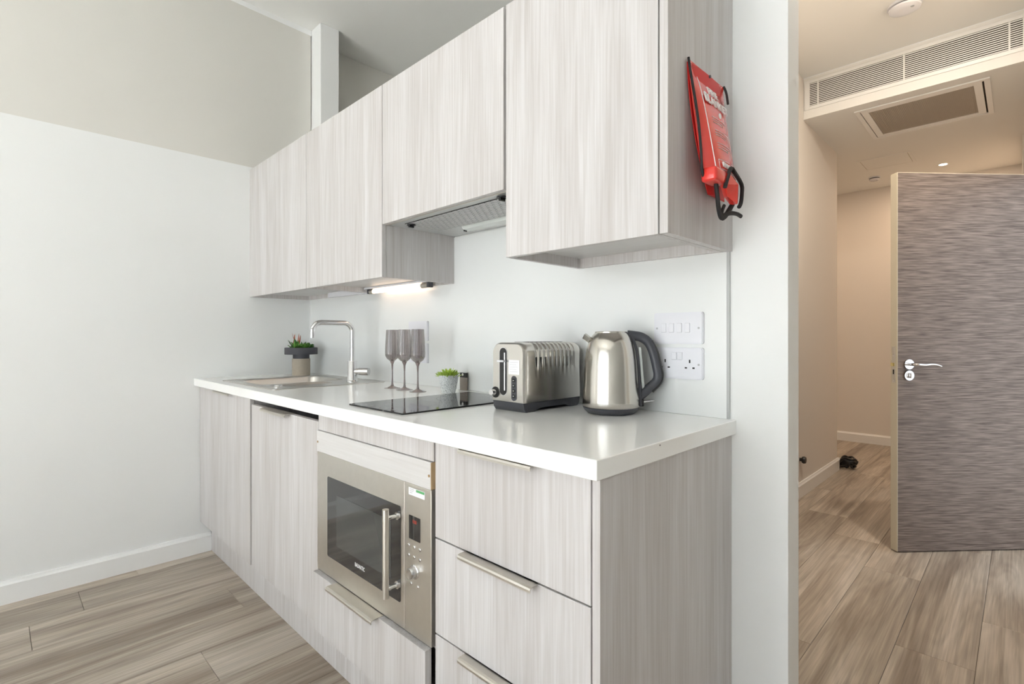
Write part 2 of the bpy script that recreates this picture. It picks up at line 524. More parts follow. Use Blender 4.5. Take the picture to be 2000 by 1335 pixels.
# hall
XL = 1.946
struct(box('wall_hall_left', XL - 0.1, XL, 1.0, 3.70, 0, H, 'hall', bev=0.002))
struct(obj('wall_hall_right', bx(bx(bx(B(), 3.14, 3.24, 0.1, 1.75, 0, H), 3.14, 3.24, 2.62, 5.17, 0, H), 3.14, 3.24, 1.75, 2.62, 2.0, H), 'hall'))
struct(box('wall_hall_stub', 3.066, 3.14, 4.22, 5.17, 0, 2.685, 'hall', bev=0.002))
struct(box('wall_hall_back', 0.6, 3.24, 5.17, 5.29, 0, H, 'hall', bev=0))
struct(box('wall_hall_far_left', 0.6, XL - 0.1, 3.0, 3.1, 0, H, 'hall', bev=0))
struct(box('wall_hall_end', 0.5, 0.6, 3.0, 5.29, 0, H, 'hall', bev=0))
hc = struct(box('ceiling_hall_lower', 0.6, 3.24, 2.76, 5.17, 2.685, 2.80, 'ceil', bev=0))
struct(box('ceiling_bulkhead', XL, 3.14, 2.745, 2.76, 2.685, H, 'ceil', bev=0.001))


def skirting(name, pts, axis, t0, t1, m='trim'):
    return struct(obj(name, poly(B(), pts, t0, t1, axis), m))


def sk(face, d, h):   # outline of a skirting board that stands proud by 18 mm in direction d
    return [(face, 0), (face + d * 0.018, 0), (face + d * 0.018, h - 0.016), (face + d * 0.012, h - 0.008), (face + d * 0.009, h), (face, h)]


skirting('baseboard_left', sk(0.0, 1, 0.096), 'y', -4.28, -0.5426)
skirting('baseboard_hall_left', sk(XL, 1, 0.10), 'y', 1.001, 3.718)
skirting('baseboard_hall_left_end', sk(3.70, 1, 0.10), 'x', XL - 0.1, XL + 0.018)
skirting('baseboard_hall_back', sk(5.17, -1, 0.10), 'x', 0.6, 3.066)
skirting('baseboard_back_right', sk(0.0, -1, 0.096), 'x', 3.24, 4.5)
skirting('baseboard_right', sk(4.5, -1, 0.096), 'y', -4.28, -0.018)
# splashback panel and its dark sealant edge
sb = tag(box('splashback', 0.001, 2.509, -0.006, -0.0004, 0.9102, 1.54, 'glassboard', bev=0.0008), 'glossy white splashback panel behind the worktop', 'splashback')
ROOTM[sb.name] = Matrix.Identity(4)
box('edge_seal', 2.509, 2.5165, -0.0055, 0.0, 0.91, 1.35, 'glassedge', sb, bev=0)
box('corner_seal', 0.0, 0.003, -0.009, -0.006, 0.91, 1.35, 'trim', sb, bev=0)

# ================================================================== BASE UNITS
YD = -0.5933; DT = 0.018; ZD0 = 0.163
WT0, WT1 = 0.8728, 0.91


def carcass(bm, x0, x1, y0, y1, z0, z1, top=True, t=0.016):
    bx(bm, x0, x0 + t, y0, y1, z0, z1); bx(bm, x1 - t, x1, y0, y1, z0, z1)
    bx(bm, x0 + t, x1 - t, y0, y1, z0, z0 + t); bx(bm, x0 + t, x1 - t, y1 - t, y1, z0 + t, z1)
    if top: bx(bm, x0 + t, x1 - t, y0, y1 - t, z1 - t, z1)
    return bm


def lip_handle(parent, x0, x1, ztop, yf, name='handle'):
    """bent strip pull hooked over the top edge of a front"""
    pts = [(yf + 0.016, ztop + 0.0002), (yf + 0.016, ztop + 0.0018), (yf - 0.018, ztop + 0.0018), (yf - 0.0225, ztop - 0.0005),
           (yf - 0.0240, ztop - 0.0045), (yf - 0.0240, ztop - 0.0095), (yf - 0.0222, ztop - 0.0095), (yf - 0.0222, ztop - 0.0045),
           (yf - 0.0210, ztop - 0.0015), (yf - 0.0175, ztop + 0.0002)]
    return obj(name, poly(B(), pts, x0, x1, 'x'), 'nickel', parent)


def front(name, x0, x1, z0, z1, parent, yf=YD, m='wood', t=DT):
    return obj(name, bx(B(), x0, x1, yf, yf + t, z0, z1, 0.0008, 1), m, parent)


u = thing('base_cabinet', 'leftmost pale ash base cabinet under the sink, against the white left wall', 'cabinet', (0.375, -0.3, 0))
obj('carcass', carcass(B(), 0.02, 0.742, -0.573, -0.02, 0.155, WT0, top=False), 'wood', u)
d = front('door', 0.004, 0.7425, ZD0, 0.8700, u); lip_handle(d, 0.301, 0.532, 0.8700, YD)
u = thing('base_cabinet', 'pale ash base cabinet with dark gap above its dropped door, left of the microwave', 'cabinet', (1.07, -0.3, 0))
obj('carcass', carcass(B(), 0.748, 1.386, -0.573, -0.02, 0.155, 0.742, top=False), 'wood', u)
d = front('door', 0.762, 1.3855, ZD0, 0.843, u); lip_handle(d, 0.919, 1.163, 0.843, YD)
box('rail', 0.764, 1.386, -0.570, -0.54, 0.858, WT0, 'wood', u, bev=0)
box('back_rail', 0.764, 1.386, -0.05, -0.02, 0.742, WT0, 'wood', u, bev=0)

u = thing('microwave_housing_cabinet', 'base cabinet housing the built-in microwave, with one wide drawer below it', 'cabinet', (1.70, -0.3, 0))
cb = carcass(B(), 1.389, 2.026, -0.573, -0.02, 0.155, WT0, top=False)
bx(cb, 1.405, 2.010, -0.573, -0.04, 0.338, 0.352)
obj('carcass', cb, 'wood', u)
front('top_filler', 1.389, 2.025, 0.8165, WT0 - 0.001, u)
st = obj('filler_strip', bx(B(), 1.389, 2.020, YD - 0.006, YD + 0.012, 0.7465, 0.8150, 0.0008, 1), 'wood_h', u)
box('chipboard_edge', 2.0202, 2.0212, YD - 0.0055, YD + 0.0115, 0.747, 0.8145, 'chip', st, bev=0)
for xx, zz, nm in ((1.396, 0.778, 'screw'), (2.014, 0.781, 'screw')):
    obj(nm, cyl(B(), (xx, YD - 0.007, zz), (xx, YD - 0.004, zz), 0.0035, 12), 'screwhole', st)
DF = -0.613
d = front('drawer', 1.392, 2.0155, ZD0, 0.352, u, yf=DF, t=0.020)
lip_handle(d, 1.528, 1.800, 0.352, DF)

u = thing('drawer_cabinet', 'pale ash three-drawer base unit at the right end of the kitchen run', 'cabinet', (2.266, -0.3, 0))
obj('carcass', carcass(B(), 2.029, 2.500, -0.573, -0.02, 0.155, WT0), 'wood', u)
for z0, z1 in ((0.6335, 0.8700), (0.3975, 0.6295), (ZD0, 0.3935)):
    d = front('drawer', 2.0315, 2.4995, z0, z1, u); lip_handle(d, 2.145, 2.370, z1, YD)
tag(box('end_panel', 2.5028, 2.5202, YD, -0.001, 0.0, WT0 - 0.0003, 'wood', bev=0.0008), 'tall grey-grained end panel closing the right side of the base units', 'panel')
tag(box('plinth', 0.019, 2.5025, -0.5426, -0.5266, 0.0, 0.155, 'wood', bev=0.0008), 'low ash plinth board along the floor under the base cabinets', 'plinth')

# worktop: slab with a cut-out for the sink bowl
YC, XC = -0.6197, 2.5313
SX0, SX1, SY0, SY1 = 0.29, 0.65, -0.515, -0.10
bm = B()
gx = [0.0, SX0, SX1, XC]; gy = [YC, SY0, SY1, 0.0]
gv = {(i, j, k): bm.verts.new((gx[i], gy[j], (WT0, WT1)[k])) for i in range(4) for j in range(4) for k in range(2)}
for i in range(3):
    for j in range(3):
        if (i, j) != (1, 1):
            for k in range(2): bm.faces.new([gv[q + (k,)] for q in ((i, j), (i + 1, j), (i + 1, j + 1), (i, j + 1))])
loops = [[(0, 0), (1, 0), (2, 0), (3, 0), (3, 1), (3, 2), (3, 3), (2, 3), (1, 3), (0, 3), (0, 2), (0, 1)], [(1, 1), (2, 1), (2, 2), (1, 2)]]
for lp in loops:
    for a, b in zip(lp, lp[1:] + lp[:1]):
        bm.faces.new((gv[a + (0,)], gv[b + (0,)], gv[b + (1,)], gv[a + (1,)]))
bmesh.ops.recalc_face_normals(bm, faces=bm.faces)
outer = [e for e in bm.edges if (all(abs(v.co.y - YC) < 1e-5 for v in e.verts) or all(abs(v.co.x - XC) < 1e-5 for v in e.verts))
         and not all(abs(v.co.y) < 1e-5 for v in e.verts)
         and (abs(e.verts[0].co.z - e.verts[1].co.z) < 1e-6 or all(abs(v.co.x - XC) < 1e-5 and abs(v.co.y - YC) < 1e-5 for v in e.verts))]
bmesh.ops.bevel(bm, geom=outer, offset=0.002, segments=3, profile=0.5, affect='EDGES')
wt = tag(obj('worktop', bm, 'worktop'), 'long white laminate worktop over the base cabinets', 'worktop')
ROOTM[wt.name] = Matrix.Identity(4)
obj('chip', cyl(B(), (XC - 0.001, -0.398, 0.9035), (XC + 0.0004, -0.398, 0.9035), 0.0016, 10), 'slot', wt, label='small dark chip in the edge')

# ================================================================== SINK, TAP
sk_ = thing('sink', 'inset stainless steel sink at the left end of the worktop', 'sink', (0.578, -0.3, 0.91))
RX0, RX1, RY0, RY1 = 0.25, 0.905, -0.561, -0.038
ZR = WT1 + 0.0035
out = rrect(RX0, RX1, RY0, RY1, 0.018, 4)
inn = rrect(SX0 + .002, SX1 - .002, SY0 + .002, SY1 - .002, 0.055, 4)
bm = B()
rings = []
for pts, z in ((out, WT1), (out, ZR - .001), (rrect(RX0 + .002, RX1 - .002, RY0 + .002, RY1 - .002, .017, 4), ZR), (rrect(RX0 + .014, RX1 - .014, RY0 + .014, RY1 - .014, .012, 4), ZR),
               (rrect(RX0 + .018, RX1 - .018, RY0 + .018, RY1 - .018, .012, 4), ZR - .002), (inn, ZR - .002),
               (rrect(SX0 + .006, SX1 - .006, SY0 + .006, SY1 - .006, .052, 4), ZR - .008), (rrect(SX0 + .012, SX1 - .012, SY0 + .012, SY1 - .012, .05, 4), WT1 - .150),
               (rrect(SX0 + .03, SX1 - .03, SY0 + .03, SY1 - .03, .04, 4), WT1 - .162)):
    rings.append([bm.verts.new((x, y, z)) for x, y in pts])
for a, b in zip(rings, rings[1:]):
    for i in range(len(a)): bm.faces.new((a[i], a[(i + 1) % len(a)], b[(i + 1) % len(a)], b[i]))
bm.faces.new(rings[-1])
obj('basin', bm, 'steel_s', sk_, smooth=True)
obj('drain', lathe(B(), [(0.04, 0), (0.04, 0.002), (0.03, 0.003), (0.012, 0.001), (0, 0.001)], (0.47, -0.31, WT1 - .162), 28), 'chrome', sk_, smooth=True)
obj('waste_knob', lathe(B(), [(0.017, 0), (0.017, 0.006), (0.013, 0.010), (0, 0.011)], (0.80, -0.50, ZR - .002), 24), 'chrome', sk_, smooth=True)
for i in range(5):
    box('drainer_rib', 0.672 + i * 0.022, 0.678 + i * 0.022, -0.46, -0.24, ZR - .0021, ZR - .0005, 'steel_s', sk_, bev=0.0006)

fa = thing('tap', 'tall chrome swan-neck mixer tap beside the sink bowl', 'tap', (0.79, -0.15, 0.91))
ZF = ZR - 0.002
obj('base', lathe(B(), [(0.028, 0), (0.028, 0.004), (0.0245, 0.008), (0.0225, 0.012), (0.0225, 0.098), (0.021, 0.101), (0.0155, 0.101)], (0.79, -0.15, ZF), 32), 'chrome', fa, smooth=True)
dx, dy = -0.06, -1.0
sp = [(0.79, -0.15, ZF + 0.095), (0.79, -0.15, 1.10), (0.79, -0.15, 1.150)]
for a in range(0, 91, 15):
    t = math.radians(a); sp.append((0.79 + dx * 0.042 * (1 - math.cos(t)), -0.15 + dy * 0.042 * (1 - math.cos(t)), 1.150 + 0.042 * math.sin(t)))
L2 = 0.150
for a in range(0, 91, 15):
    t = math.radians(a); q = L2 + 0.040 * math.sin(t)
    sp.append((0.79 + dx * q, -0.15 + dy * q, 1.192 - 0.040 * (1 - math.cos(t))))
sp.append((0.79 + dx * (L2 + 0.04), -0.15 + dy * (L2 + 0.04), 1.122))
obj('spout', sweep(B(), sp, 0.0115, seg=18), 'chrome', fa, smooth=True)
hb = cyl(B(), (0.79, -0.15, 0.962), (0.821, -0.131, 0.962), 0.0145, 24)
obj('lever_body', hb, 'chrome', fa, smooth=True)
obj('lever', cyl(B(), (0.821, -0.131, 0.962), (0.862, -0.105, 0.962), 0.0175, 28), 'chrome', fa, smooth=True)

# ================================================================== HOB
hb = thing('hob', 'two-zone black ceramic glass hob set in the worktop', 'hob', (1.69, -0.31, 0.91))
bm = poly(B(), rrect(1.54, 1.845, -0.565, -0.060, 0.006, 3), WT1, WT1 + 0.0045, 'z')
bmesh.ops.bevel(bm, geom=[e for e in bm.edges if all(v.co.z > WT1 + .004 for v in e.verts)], offset=0.001, segments=2, affect='EDGES')
obj('glass', bm, 'hob', hb)
for cy, r in ((-0.43, 0.080), (-0.215, 0.095)):
    bm = B(); n = 48
    a = [bm.verts.new((1.69 + r * math.cos(2 * PI * i / n), cy + r * math.sin(2 * PI * i / n), WT1 + .0047)) for i in range(n)]
    b = [bm.verts.new((1.69 + (r - .0012) * math.cos(2 * PI * i / n), cy + (r - .0012) * math.sin(2 * PI * i / n), WT1 + .0047)) for i in range(n)]
    for i in range(n): bm.faces.new((a[i], a[(i + 1) % n], b[(i + 1) % n], b[i]))
    obj('zone_ring', bm, 'hobmark', hb)
for i in range(5):
    obj('touch_mark', poly(B(), rrect(1.60 + i * 0.04, 1.612 + i * 0.04, -0.548, -0.538, 0.003, 3), WT1 + .0044, WT1 + .0047, 'z'), 'hobmark', hb)

# ================================================================== MICROWAVE
mw = thing('microwave', 'built-in stainless steel microwave oven with dark glass door and bar handle', 'microwave', (1.70, -0.4, 0.353))
box('casing', 1.412, 2.000, -0.570, -0.16, 0.354, 0.738, 'steel', mw, bev=0.002)
YM = -0.5975
bm = bx(B(), 1.3885, 1.9035, YM, -0.5735, 0.3555, 0.7455, 0.0015)
dr = obj('door', bm, 'steel', mw)
bm = bx(B(), 1.9050, 2.0205, YM, -0.5735, 0.3555, 0.7455, 0.0015)
pn = obj('control_panel', bm, 'steel', mw)
obj('glass_pane', poly(B(), rrect(1.464, 1.886, 0.420, 0.676, 0.006, 3), YM - 0.0012, YM + 0.004, 'y'), 'mwglass', dr)
obj('viewing_window', poly(B(), rrect(1.527, 1.84, 0.468, 0.628, 0.004, 3), YM - 0.0018, YM, 'y'), 'mwwin', dr)
hx = 1.877
g = B(); cyl(g, (hx, -0.638, 0.443), (hx, -0.638, 0.675), 0.0085, 24)
obj('handle', g, 'nickel', dr, smooth=True)
for zz in (0.466, 0.650):
    g = B(); cyl(g, (hx, YM - 0.002, zz), (hx, -0.634, zz), 0.006, 16); cyl(g, (hx, YM - 0.0015, zz), (hx, YM - 0.007, zz), 0.0105, 20)
    obj('handle_post', g, 'chrome', dr, smooth=True)
text('lettering', 'BAUMATIC', 'whitep', dr, (1.672, YM - 0.0016, 0.4475), FRONT, 0.0165, sx=0.70, bold=0.0002, label='white maker name on the glass')
dp = obj('display', poly(B(), rrect(1.9255, 1.9745, 0.603, 0.664, 0.001, 2), YM - 0.001, YM + 0.002, 'y'), 'mwglass', pn)
text('digits', '0:00', 'redled', pn, (1.951, YM - 0.0013, 0.650), FRONT, 0.013, depth=0.0001, sx=0.8, label='dim red clock digits')
for zi, zz in enumerate((0.585, 0.5595)):
    for xi in range(3):
        obj('button', lathe(B(), [(0.0046, 0), (0.0046, 0.002), (0.003, 0.0028), (0, 0.0029)], (0, 0, 0), 16), 'chrome', pn, smooth=True, local=True).matrix_local = \
            ROOTM[mw.name].inverted() @ Matrix.Translation((1.925 + xi * 0.0245, YM, zz)) @ Matrix.Rotation(PI / 2, 4, 'X')
for xx in (1.936, 1.966):
    obj('button', lathe(B(), [(0.0046, 0), (0.0046, 0.002), (0.003, 0.0028), (0, 0.0029)], (0, 0, 0), 16), 'chrome', pn, smooth=True, local=True).matrix_local = \
        ROOTM[mw.name].inverted() @ Matrix.Translation((xx, YM, 0.488)) @ Matrix.Rotation(PI / 2, 4, 'X')
obj('knob', lathe(B(), [(0.0185, 0), (0.0185, 0.002), (0.0150, 0.003), (0.0140, 0.016), (0.0125, 0.018), (0, 0.018)], (0, 0, 0), 32), 'chrome', pn, smooth=True, local=True).matrix_local = \
    ROOTM[mw.name].inverted() @ Matrix.Translation((1.950, YM, 0.522)) @ Matrix.Rotation(PI / 2, 4, 'X')
lb = box('energy_sticker', 1.9235, 1.9945, YM - 0.0006, YM, 0.7165, 0.7355, 'paper', pn, bev=0, label='white sticker with a green block')
box('green_block', 1.957, 1.9925, YM - 0.0009, YM - 0.0005, 0.7285, 0.7345, 'green', pn, bev=0)
for q in range(3): box('print_line', 1.929, 1.949 - q * 0.004, YM - 0.0009, YM - 0.0005, 0.7315 - q * 0.0045, 0.7325 - q * 0.0045, 'greyp', pn, bev=0)

# ================================================================== WALL UNITS
YU = -0.3476; CT = 0.016


def wall_unit(label, x0, x1, z0, z1, dx0, dx1, zc, cx0=None, cx1=None, dz0=None):
    u = thing('wall_cabinet', label, 'cabinet', ((x0 + x1) / 2, -0.17, z0))
    bm = B(); y0 = YU + DT + 0.001
    bx(bm, x0, x0 + CT, y0, -0.001, z0, z1); bx(bm, x1 - CT, x1, y0, -0.001, z0, z1)
    bx(bm, x0 + CT, x1 - CT, y0, -0.001, z1 - CT, z1)
    bx(bm, x0 + CT, x1 - CT, -0.020, -0.007, z0, z1 - CT)
    obj('carcass', bm, 'wood', u)
    box('bottom_board', x0 + CT, x1 - CT, y0, -0.020, z0 + zc, z0 + zc + CT, 'wood_h', u, bev=0)
    front('door', dx0, dx1, (dz0 if dz0 else z0), ZT, u, yf=YU)
    return u


ZUB = 1.3474
wall_unit('leftmost pale ash wall cabinet, in the corner above the sink', 0.001, 0.7285, ZUB, ZT - 0.001, 0.001, 0.7280, 0.022)
wall_unit('pale ash wall cabinet with lit tube under it, second from left', 0.7316, 1.3791, ZUB, ZT - 0.001, 0.7318, 1.3790, 0.022)
u = wall_unit('short pale ash wall cabinet above the extractor hood', 1.3821, 2.0245, 1.5650, ZT + 0.008, 1.3822, 2.0207, 0.0, dz0=1.5413)
u = wall_unit('large pale ash wall cabinet on the right with red pouch on its side', 2.0260, 2.5012, 1.3487, ZT + 0.008, 2.0305, 2.4990, 0.030)
box('side_panel', 2.5026, 2.5224, YU, -0.001, 1.3487, ZT + 0.006, 'wood', u, bev=0.0008, label='ash end panel with darker streaks')
for xx, yy in ((2.05, -0.05), (2.470, -0.31)):
    obj('screw_cap', cyl(B(), (xx, yy, 1.3772), (xx, yy, 1.3788), 0.006, 14), 'wood_h', u)

# extractor hood
hd = thing('extractor_hood', 'slim grey metal cooker hood with filter grille under the short wall cabinet', 'hood', (1.70, -0.16, 1.5400))
ZH = 1.541
box('housing', 1.383, 2.022, -0.322, -0.008, ZH, 1.5640, 'hoodmetal', hd, bev=0.0015)
box('front_trim', 1.383, 2.022, -0.3290, -0.3225, ZH - 0.001, 1.5640, 'nickel', hd, bev=0.001)
box('filter_backing', 1.452, 1.990, -0.296, -0.128, ZH - 0.0022, ZH - 0.0002, 'slot', hd, bev=0)
bm = B()
ny = 10; nx = 20; py = 0.168 / ny; px = 0.538 / nx
for j in range(ny):
    for i in range(nx + 1):
        a = 1.452 + (i - 0.5 * (j % 2)) * px; b_ = a + px
        a += 0.0018; b_ -= 0.0018
        a = max(a, 1.452); b_ = min(b_, 1.990)
        if b_ - a > 0.004: bx(bm, a, b_, -0.296 + j * py + 0.0021, -0.296 + (j + 1) * py - 0.0021, ZH - 0.0040, ZH - 0.0020)
gr = obj('filter_grille', bm, 'hoodmetal', hd); gr['kind'] = 'stuff'
for xx, yy in ((1.472, -0.286 + 0.004), (1.545, -0.086), (1.972, -0.318 + 0.012)):
    bm = B(); cyl(bm, (xx, yy, ZH), (xx, yy, ZH - 0.004), 0.016, 20); bx(bm, xx - 0.004, xx + 0.004, yy - 0.010, yy + 0.010, ZH - 0.012, ZH - 0.003, .001)
    bmesh.ops.translate(bm, vec=(0, 0, -0.004 if yy < -0.2 else 0), verts=bm.verts)
    if yy > -0.2: bmesh.ops.scale(bm, vec=(0.7, 0.7, 1), space=Matrix.Translation((-xx, -yy, 0)), verts=bm.verts)
    obj('filter_catch', bm, 'black', hd)
obj('lamp_lens', poly(B(), [(-0.118, ZH - 0.0002), (-0.110, ZH - 0.010), (-0.075, ZH - 0.012), (-0.052, ZH - 0.0002)], 1.560, 1.985, 'x'), 'lens', hd, label='long frosted lens')

# under-cabinet lamp
ul = thing('under_cabinet_lamp', 'lit tube lamp and white ballast strip fixed beneath the wall cabinets', 'lamp', (0.95, -0.06, 1.347))
box('ballast', 0.345, 0.722, -0.060, -0.030, 1.342, 1.3690, 'white', ul, bev=0.003)
box('holder', 0.745, 1.372, -0.066, -0.036, 1.3590, 1.3690, 'white', ul, bev=0.002)
obj('tube', cyl(B(), (0.815, -0.051, 1.347), (1.215, -0.051, 1.347), 0.0105, 20), 'tube', ul, smooth=True, label='glowing warm white tube')
for a, b_ in ((0.785, 0.815), (1.215, 1.262)):
    obj('end_cap', cyl(B(), (a, -0.051, 1.347), (b_, -0.051, 1.347), 0.0115, 20), 'nickel', ul, smooth=True)
box('socket', 0.770, 0.785, -0.062, -0.038, 1.337, 1.3590, 'charcoal', ul, bev=0.001)
box('socket', 1.262, 1.277, -0.062, -0.038, 1.337, 1.3590, 'charcoal', ul, bev=0.001)

# ================================================================== KETTLE
KC = Vector((2.226, -0.120, WT1))
kt = thing('kettle', 'brushed steel jug kettle with charcoal handle, right of the toaster', 'kettle', KC, math.radians(38))
kl = lambda name, bm, m, p=kt, sm=True, **k: obj(name, bm, m, p, smooth=sm, local=True, **k)
kl('base', lathe(B(), [(0.0, 0), (0.058, 0), (0.066, 0.002), (0.0755, 0.010), (0.0790, 0.0165), (0.0795, 0.0185), (0.0, 0.0185)], seg=56), 'charcoal')
kl('body', lathe(B(), [(0.0785, 0.0190), (0.0800, 0.0215), (0.0797, 0.035), (0.0780, 0.07), (0.0762, 0.115), (0.0735, 0.150), (0.0695, 0.178), (0.0640, 0.200), (0.0565, 0.215), (0.0485, 0.2245), (0.0455, 0.2270), (0.0455, 0.2285)], seg=64), 'steel_k')
kl('lid', lathe(B(), [(0.0450, 0.2270), (0.0450, 0.2300), (0.0430, 0.2315), (0.0300, 0.2320), (0.0, 0.2320)], seg=48), 'steel_k')
# spout
bm = B()
sec = []
for rr, zz, ww in ((0.052, 0.205, 0.004), (0.0595, 0.212, 0.012), (0.0745, 0.2235, 0.016)):
    sec.append([bm.verts.new((-rr, -ww, zz)), bm.verts.new((-rr - 0.006, 0, zz - 0.012)), bm.verts.new((-rr, ww, zz)), bm.verts.new((-rr + 0.004, 0, zz + 0.003))])
for a, b_ in zip(sec, sec[1:]):
    for i in range(4): bm.faces.new((a[i], a[(i + 1) % 4], b_[(i + 1) % 4], b_[i]))
bm.faces.new(sec[0][::-1]); bm.faces.new(sec[-1])
kl('spout', bm, 'steel_k')
# handle: spine on the body plus the grip
spine = smoothpath([(0.0500, 0, 0.2225), (0.0600, 0, 0.205), (0.0690, 0, 0.175), (0.0745, 0, 0.130), (0.0775, 0, 0.080), (0.0795, 0, 0.035), (0.0800, 0, 0.022)], 4)
hs = kl('handle', sweep(B(), smoothpath([(0.046, 0, 0.2215), (0.066, 0, 0.219), (0.086, 0, 0.2145), (0.106, 0, 0.199), (0.119, 0, 0.170), (0.1285, 0, 0.130), (0.1320, 0, 0.108), (0.1270, 0, 0.090), (0.108, 0, 0.072), (0.090, 0, 0.056), (0.0795, 0, 0.048)], 6), 0.0135, 0.0120, seg=18, up=(0, 1, 0)), 'charcoal')
kl('handle_spine', sweep(B(), spine, 0.0075, 0.0170, seg=16, up=(0, 1, 0)), 'charcoal')
kl('grip_inlay', sweep(B(), smoothpath([(0.112, -0.0002, 0.205), (0.1275, 0, 0.172), (0.1375, 0, 0.130), (0.1415, 0, 0.108), (0.1360, 0, 0.086), (0.114, 0, 0.062)], 6), 0.0058, 0.0095, seg=14, up=(0, 1, 0)), 'black')
bm = bx(B(), -0.004, 0.004, -0.0055, 0.0055, -0.062, 0.062, 0.0025)
bmesh.ops.transform(bm, matrix=Matrix.Translation((0.0855, 0, 0.125)) @ Matrix.Rotation(math.radians(-5), 4, 'Y'), verts=bm.verts)
kl('water_gauge', bm, 'lens')
kl('switch_block', bx(B(), 0.078, 0.092, -0.011, 0.011, 0.0195, 0.040, 0.003), 'black')
bm = bx(B(), 0.0, 0.034, -0.009, 0.009, -0.0022, 0.0022, 0.0015)
bmesh.ops.transform(bm, matrix=Matrix.Translation((0.086, 0, 0.032)) @ Matrix.Rotation(math.radians(-8), 4, 'Y'), verts=bm.verts)
kl('switch_lever', bm, 'chrome')
bm = B(); cyl(bm, (0.030, -0.0745, 0.006), (0.031, -0.080, 0.006), 0.004, 12)

# ================================================================== TOASTER
T0 = Vector((1.997, -0.176, WT1))
ts = thing('toaster', 'two-slice brushed steel toaster with ribbed top, left of the kettle', 'toaster', T0)
tl = lambda name, bm, m, p=ts, sm=False, **k: obj(name, bm, m, p, smooth=sm, local=True, **k)
hx_, hy_ = 0.066, 0.132
# plinth with feet
bm = B()
prof = [(-hy_ + 0.004, 0.010), (-hy_ + 0.012, 0.0), (-hy_ + 0.05, 0.0), (-hy_ + 0.075, 0.010), (hy_ - 0.075, 0.010), (hy_ - 0.05, 0.0), (hy_ - 0.012, 0.0), (hy_ - 0.004, 0.012), (hy_ - 0.001, 0.027), (-hy_ + 0.001, 0.027)]
poly(bm, prof, -hx_ + 0.003, hx_ - 0.003, 'x')
bmesh.ops.bevel(bm, geom=list(bm.edges), offset=0.0012, segments=1, affect='EDGES')
tl('base', bm, 'charcoal')
# ribbed shell
bm = B(); R = 0.030; N = 9
outl = [(-hx_, 0.028)] + [(-hx_, 0.05), (-hx_, 0.09), (-hx_, 0.115), (-hx_, 0.14)]
outl += [(-hx_ + R - R * math.cos(PI / 2 * i / N), 0.200 - R + R * math.sin(PI / 2 * i / N)) for i in range(N + 1)]
outl += [(-0.02, 0.2005), (0.02, 0.2005)]
outl += [(-a, b_) for a, b_ in outl[4 + N + 1:3:-1]] + [(hx_, 0.115), (hx_, 0.09), (hx_, 0.05), (hx_, 0.028)]
ys = [-hy_ + 0.0, -hy_ + 0.0015, -hy_ + 0.005, -hy_ + 0.012] + [-hy_ + 0.02 + i * (2 * hy_ - 0.04) / 120 for i in range(121)] + [hy_ - 0.012, hy_ - 0.005, hy_ - 0.0015, hy_]
rows = []
for y in ys:
    e = min(y + hy_, hy_ - y)
    ins = 0.006 * (1 - min(1, e / 0.012)) ** 2
    rib = 0
    t = (y + hy_ - 0.045) / (2 * hy_ - 0.075)
    if 0 < t < 1: rib = 0.0034 * (0.5 - 0.5 * math.cos(2 * PI * 10 * t))
    row = []
    for a, b_ in outl:
        k = min(1, max(0, (b_ - 0.125) / 0.03))
        ln = math.hypot(a, b_ - 0.12) or 1
        f = ins + rib * k
        row.append(bm.verts.new((a - a / ln * f, y, b_ - (b_ - 0.12) / ln * f if b_ > 0.12 else b_)))
    rows.append(row)
for a, b_ in zip(rows, rows[1:]):
    for i in range(len(a)):
        bm.faces.new((a[i], a[(i + 1) % len(a)], b_[(i + 1) % len(a)], b_[i]))
bm.faces.new(rows[0]); bm.faces.new(rows[-1][::-1])
sh = tl('shell', bm, 'steel_t', sm=True)
for sx in (-0.027, 0.009):
    tl('bread_slot', bx(B(), sx, sx + 0.018, -0.078, 0.090, 0.1975, 0.2012, 0.002), 'slot')
for i in range(9):
    yy = -hy_ + 0.055 + i * 0.0205
    tl('vent_slit', bx(B(), hx_ - 0.0025, hx_ + 0.0003, yy - 0.0009, yy + 0.0009, 0.128, 0.157, 0.0003, 1), 'slot')
YF = -hy_
tl('lever_slot_rim', poly(B(), rrect(-0.0335, -0.0005, 0.044, 0.186, 0.0164, 8), YF - 0.0008, YF + 0.002), 'chrome')
tl('lever_slot', poly(B(), rrect(-0.0315, -0.0025, 0.046, 0.184, 0.0144, 8), YF - 0.0014, YF + 0.002), 'black')
tl('lever_rail', sweep(B(), [(-0.009, YF - 0.002, 0.060), (-0.009, YF - 0.002, 0.170)], 0.0028, seg=10), 'chrome', sm=True)
tl('lever', bx(B(), -0.0295, -0.0035, YF - 0.016, YF - 0.001, 0.1425, 0.1480, 0.002), 'white', label='pale lever bar')
tl('knob_recess', cyl(B(), (-0.050, YF - 0.0012, 0.052), (-0.050, YF + 0.002, 0.052), 0.0165, 28), 'black', sm=True)
tl('browning_knob', cyl(B(), (-0.050, YF - 0.0012, 0.052), (-0.050, YF - 0.019, 0.052), 0.0098, 24, 0.0088), 'chrome', sm=True)
sb_ = tl('instruction_sticker', bx(B(), 0.0055, 0.0475, YF - 0.0008, YF, 0.108, 0.1495), 'paper', label='white printed sticker')
for i in range(5): tl('sticker_line', bx(B(), 0.010, 0.043 - (i % 2) * 0.006, YF - 0.0011, YF - 0.0007, 0.142 - i * 0.0066, 0.1428 - i * 0.0066), 'greyp', sb_)
bp_ = tl('button_panel', poly(B(), rrect(0.0165, 0.0370, 0.026 + 0.006, 0.104, 0.0101, 7), YF - 0.0012, YF + 0.002), 'charcoal')
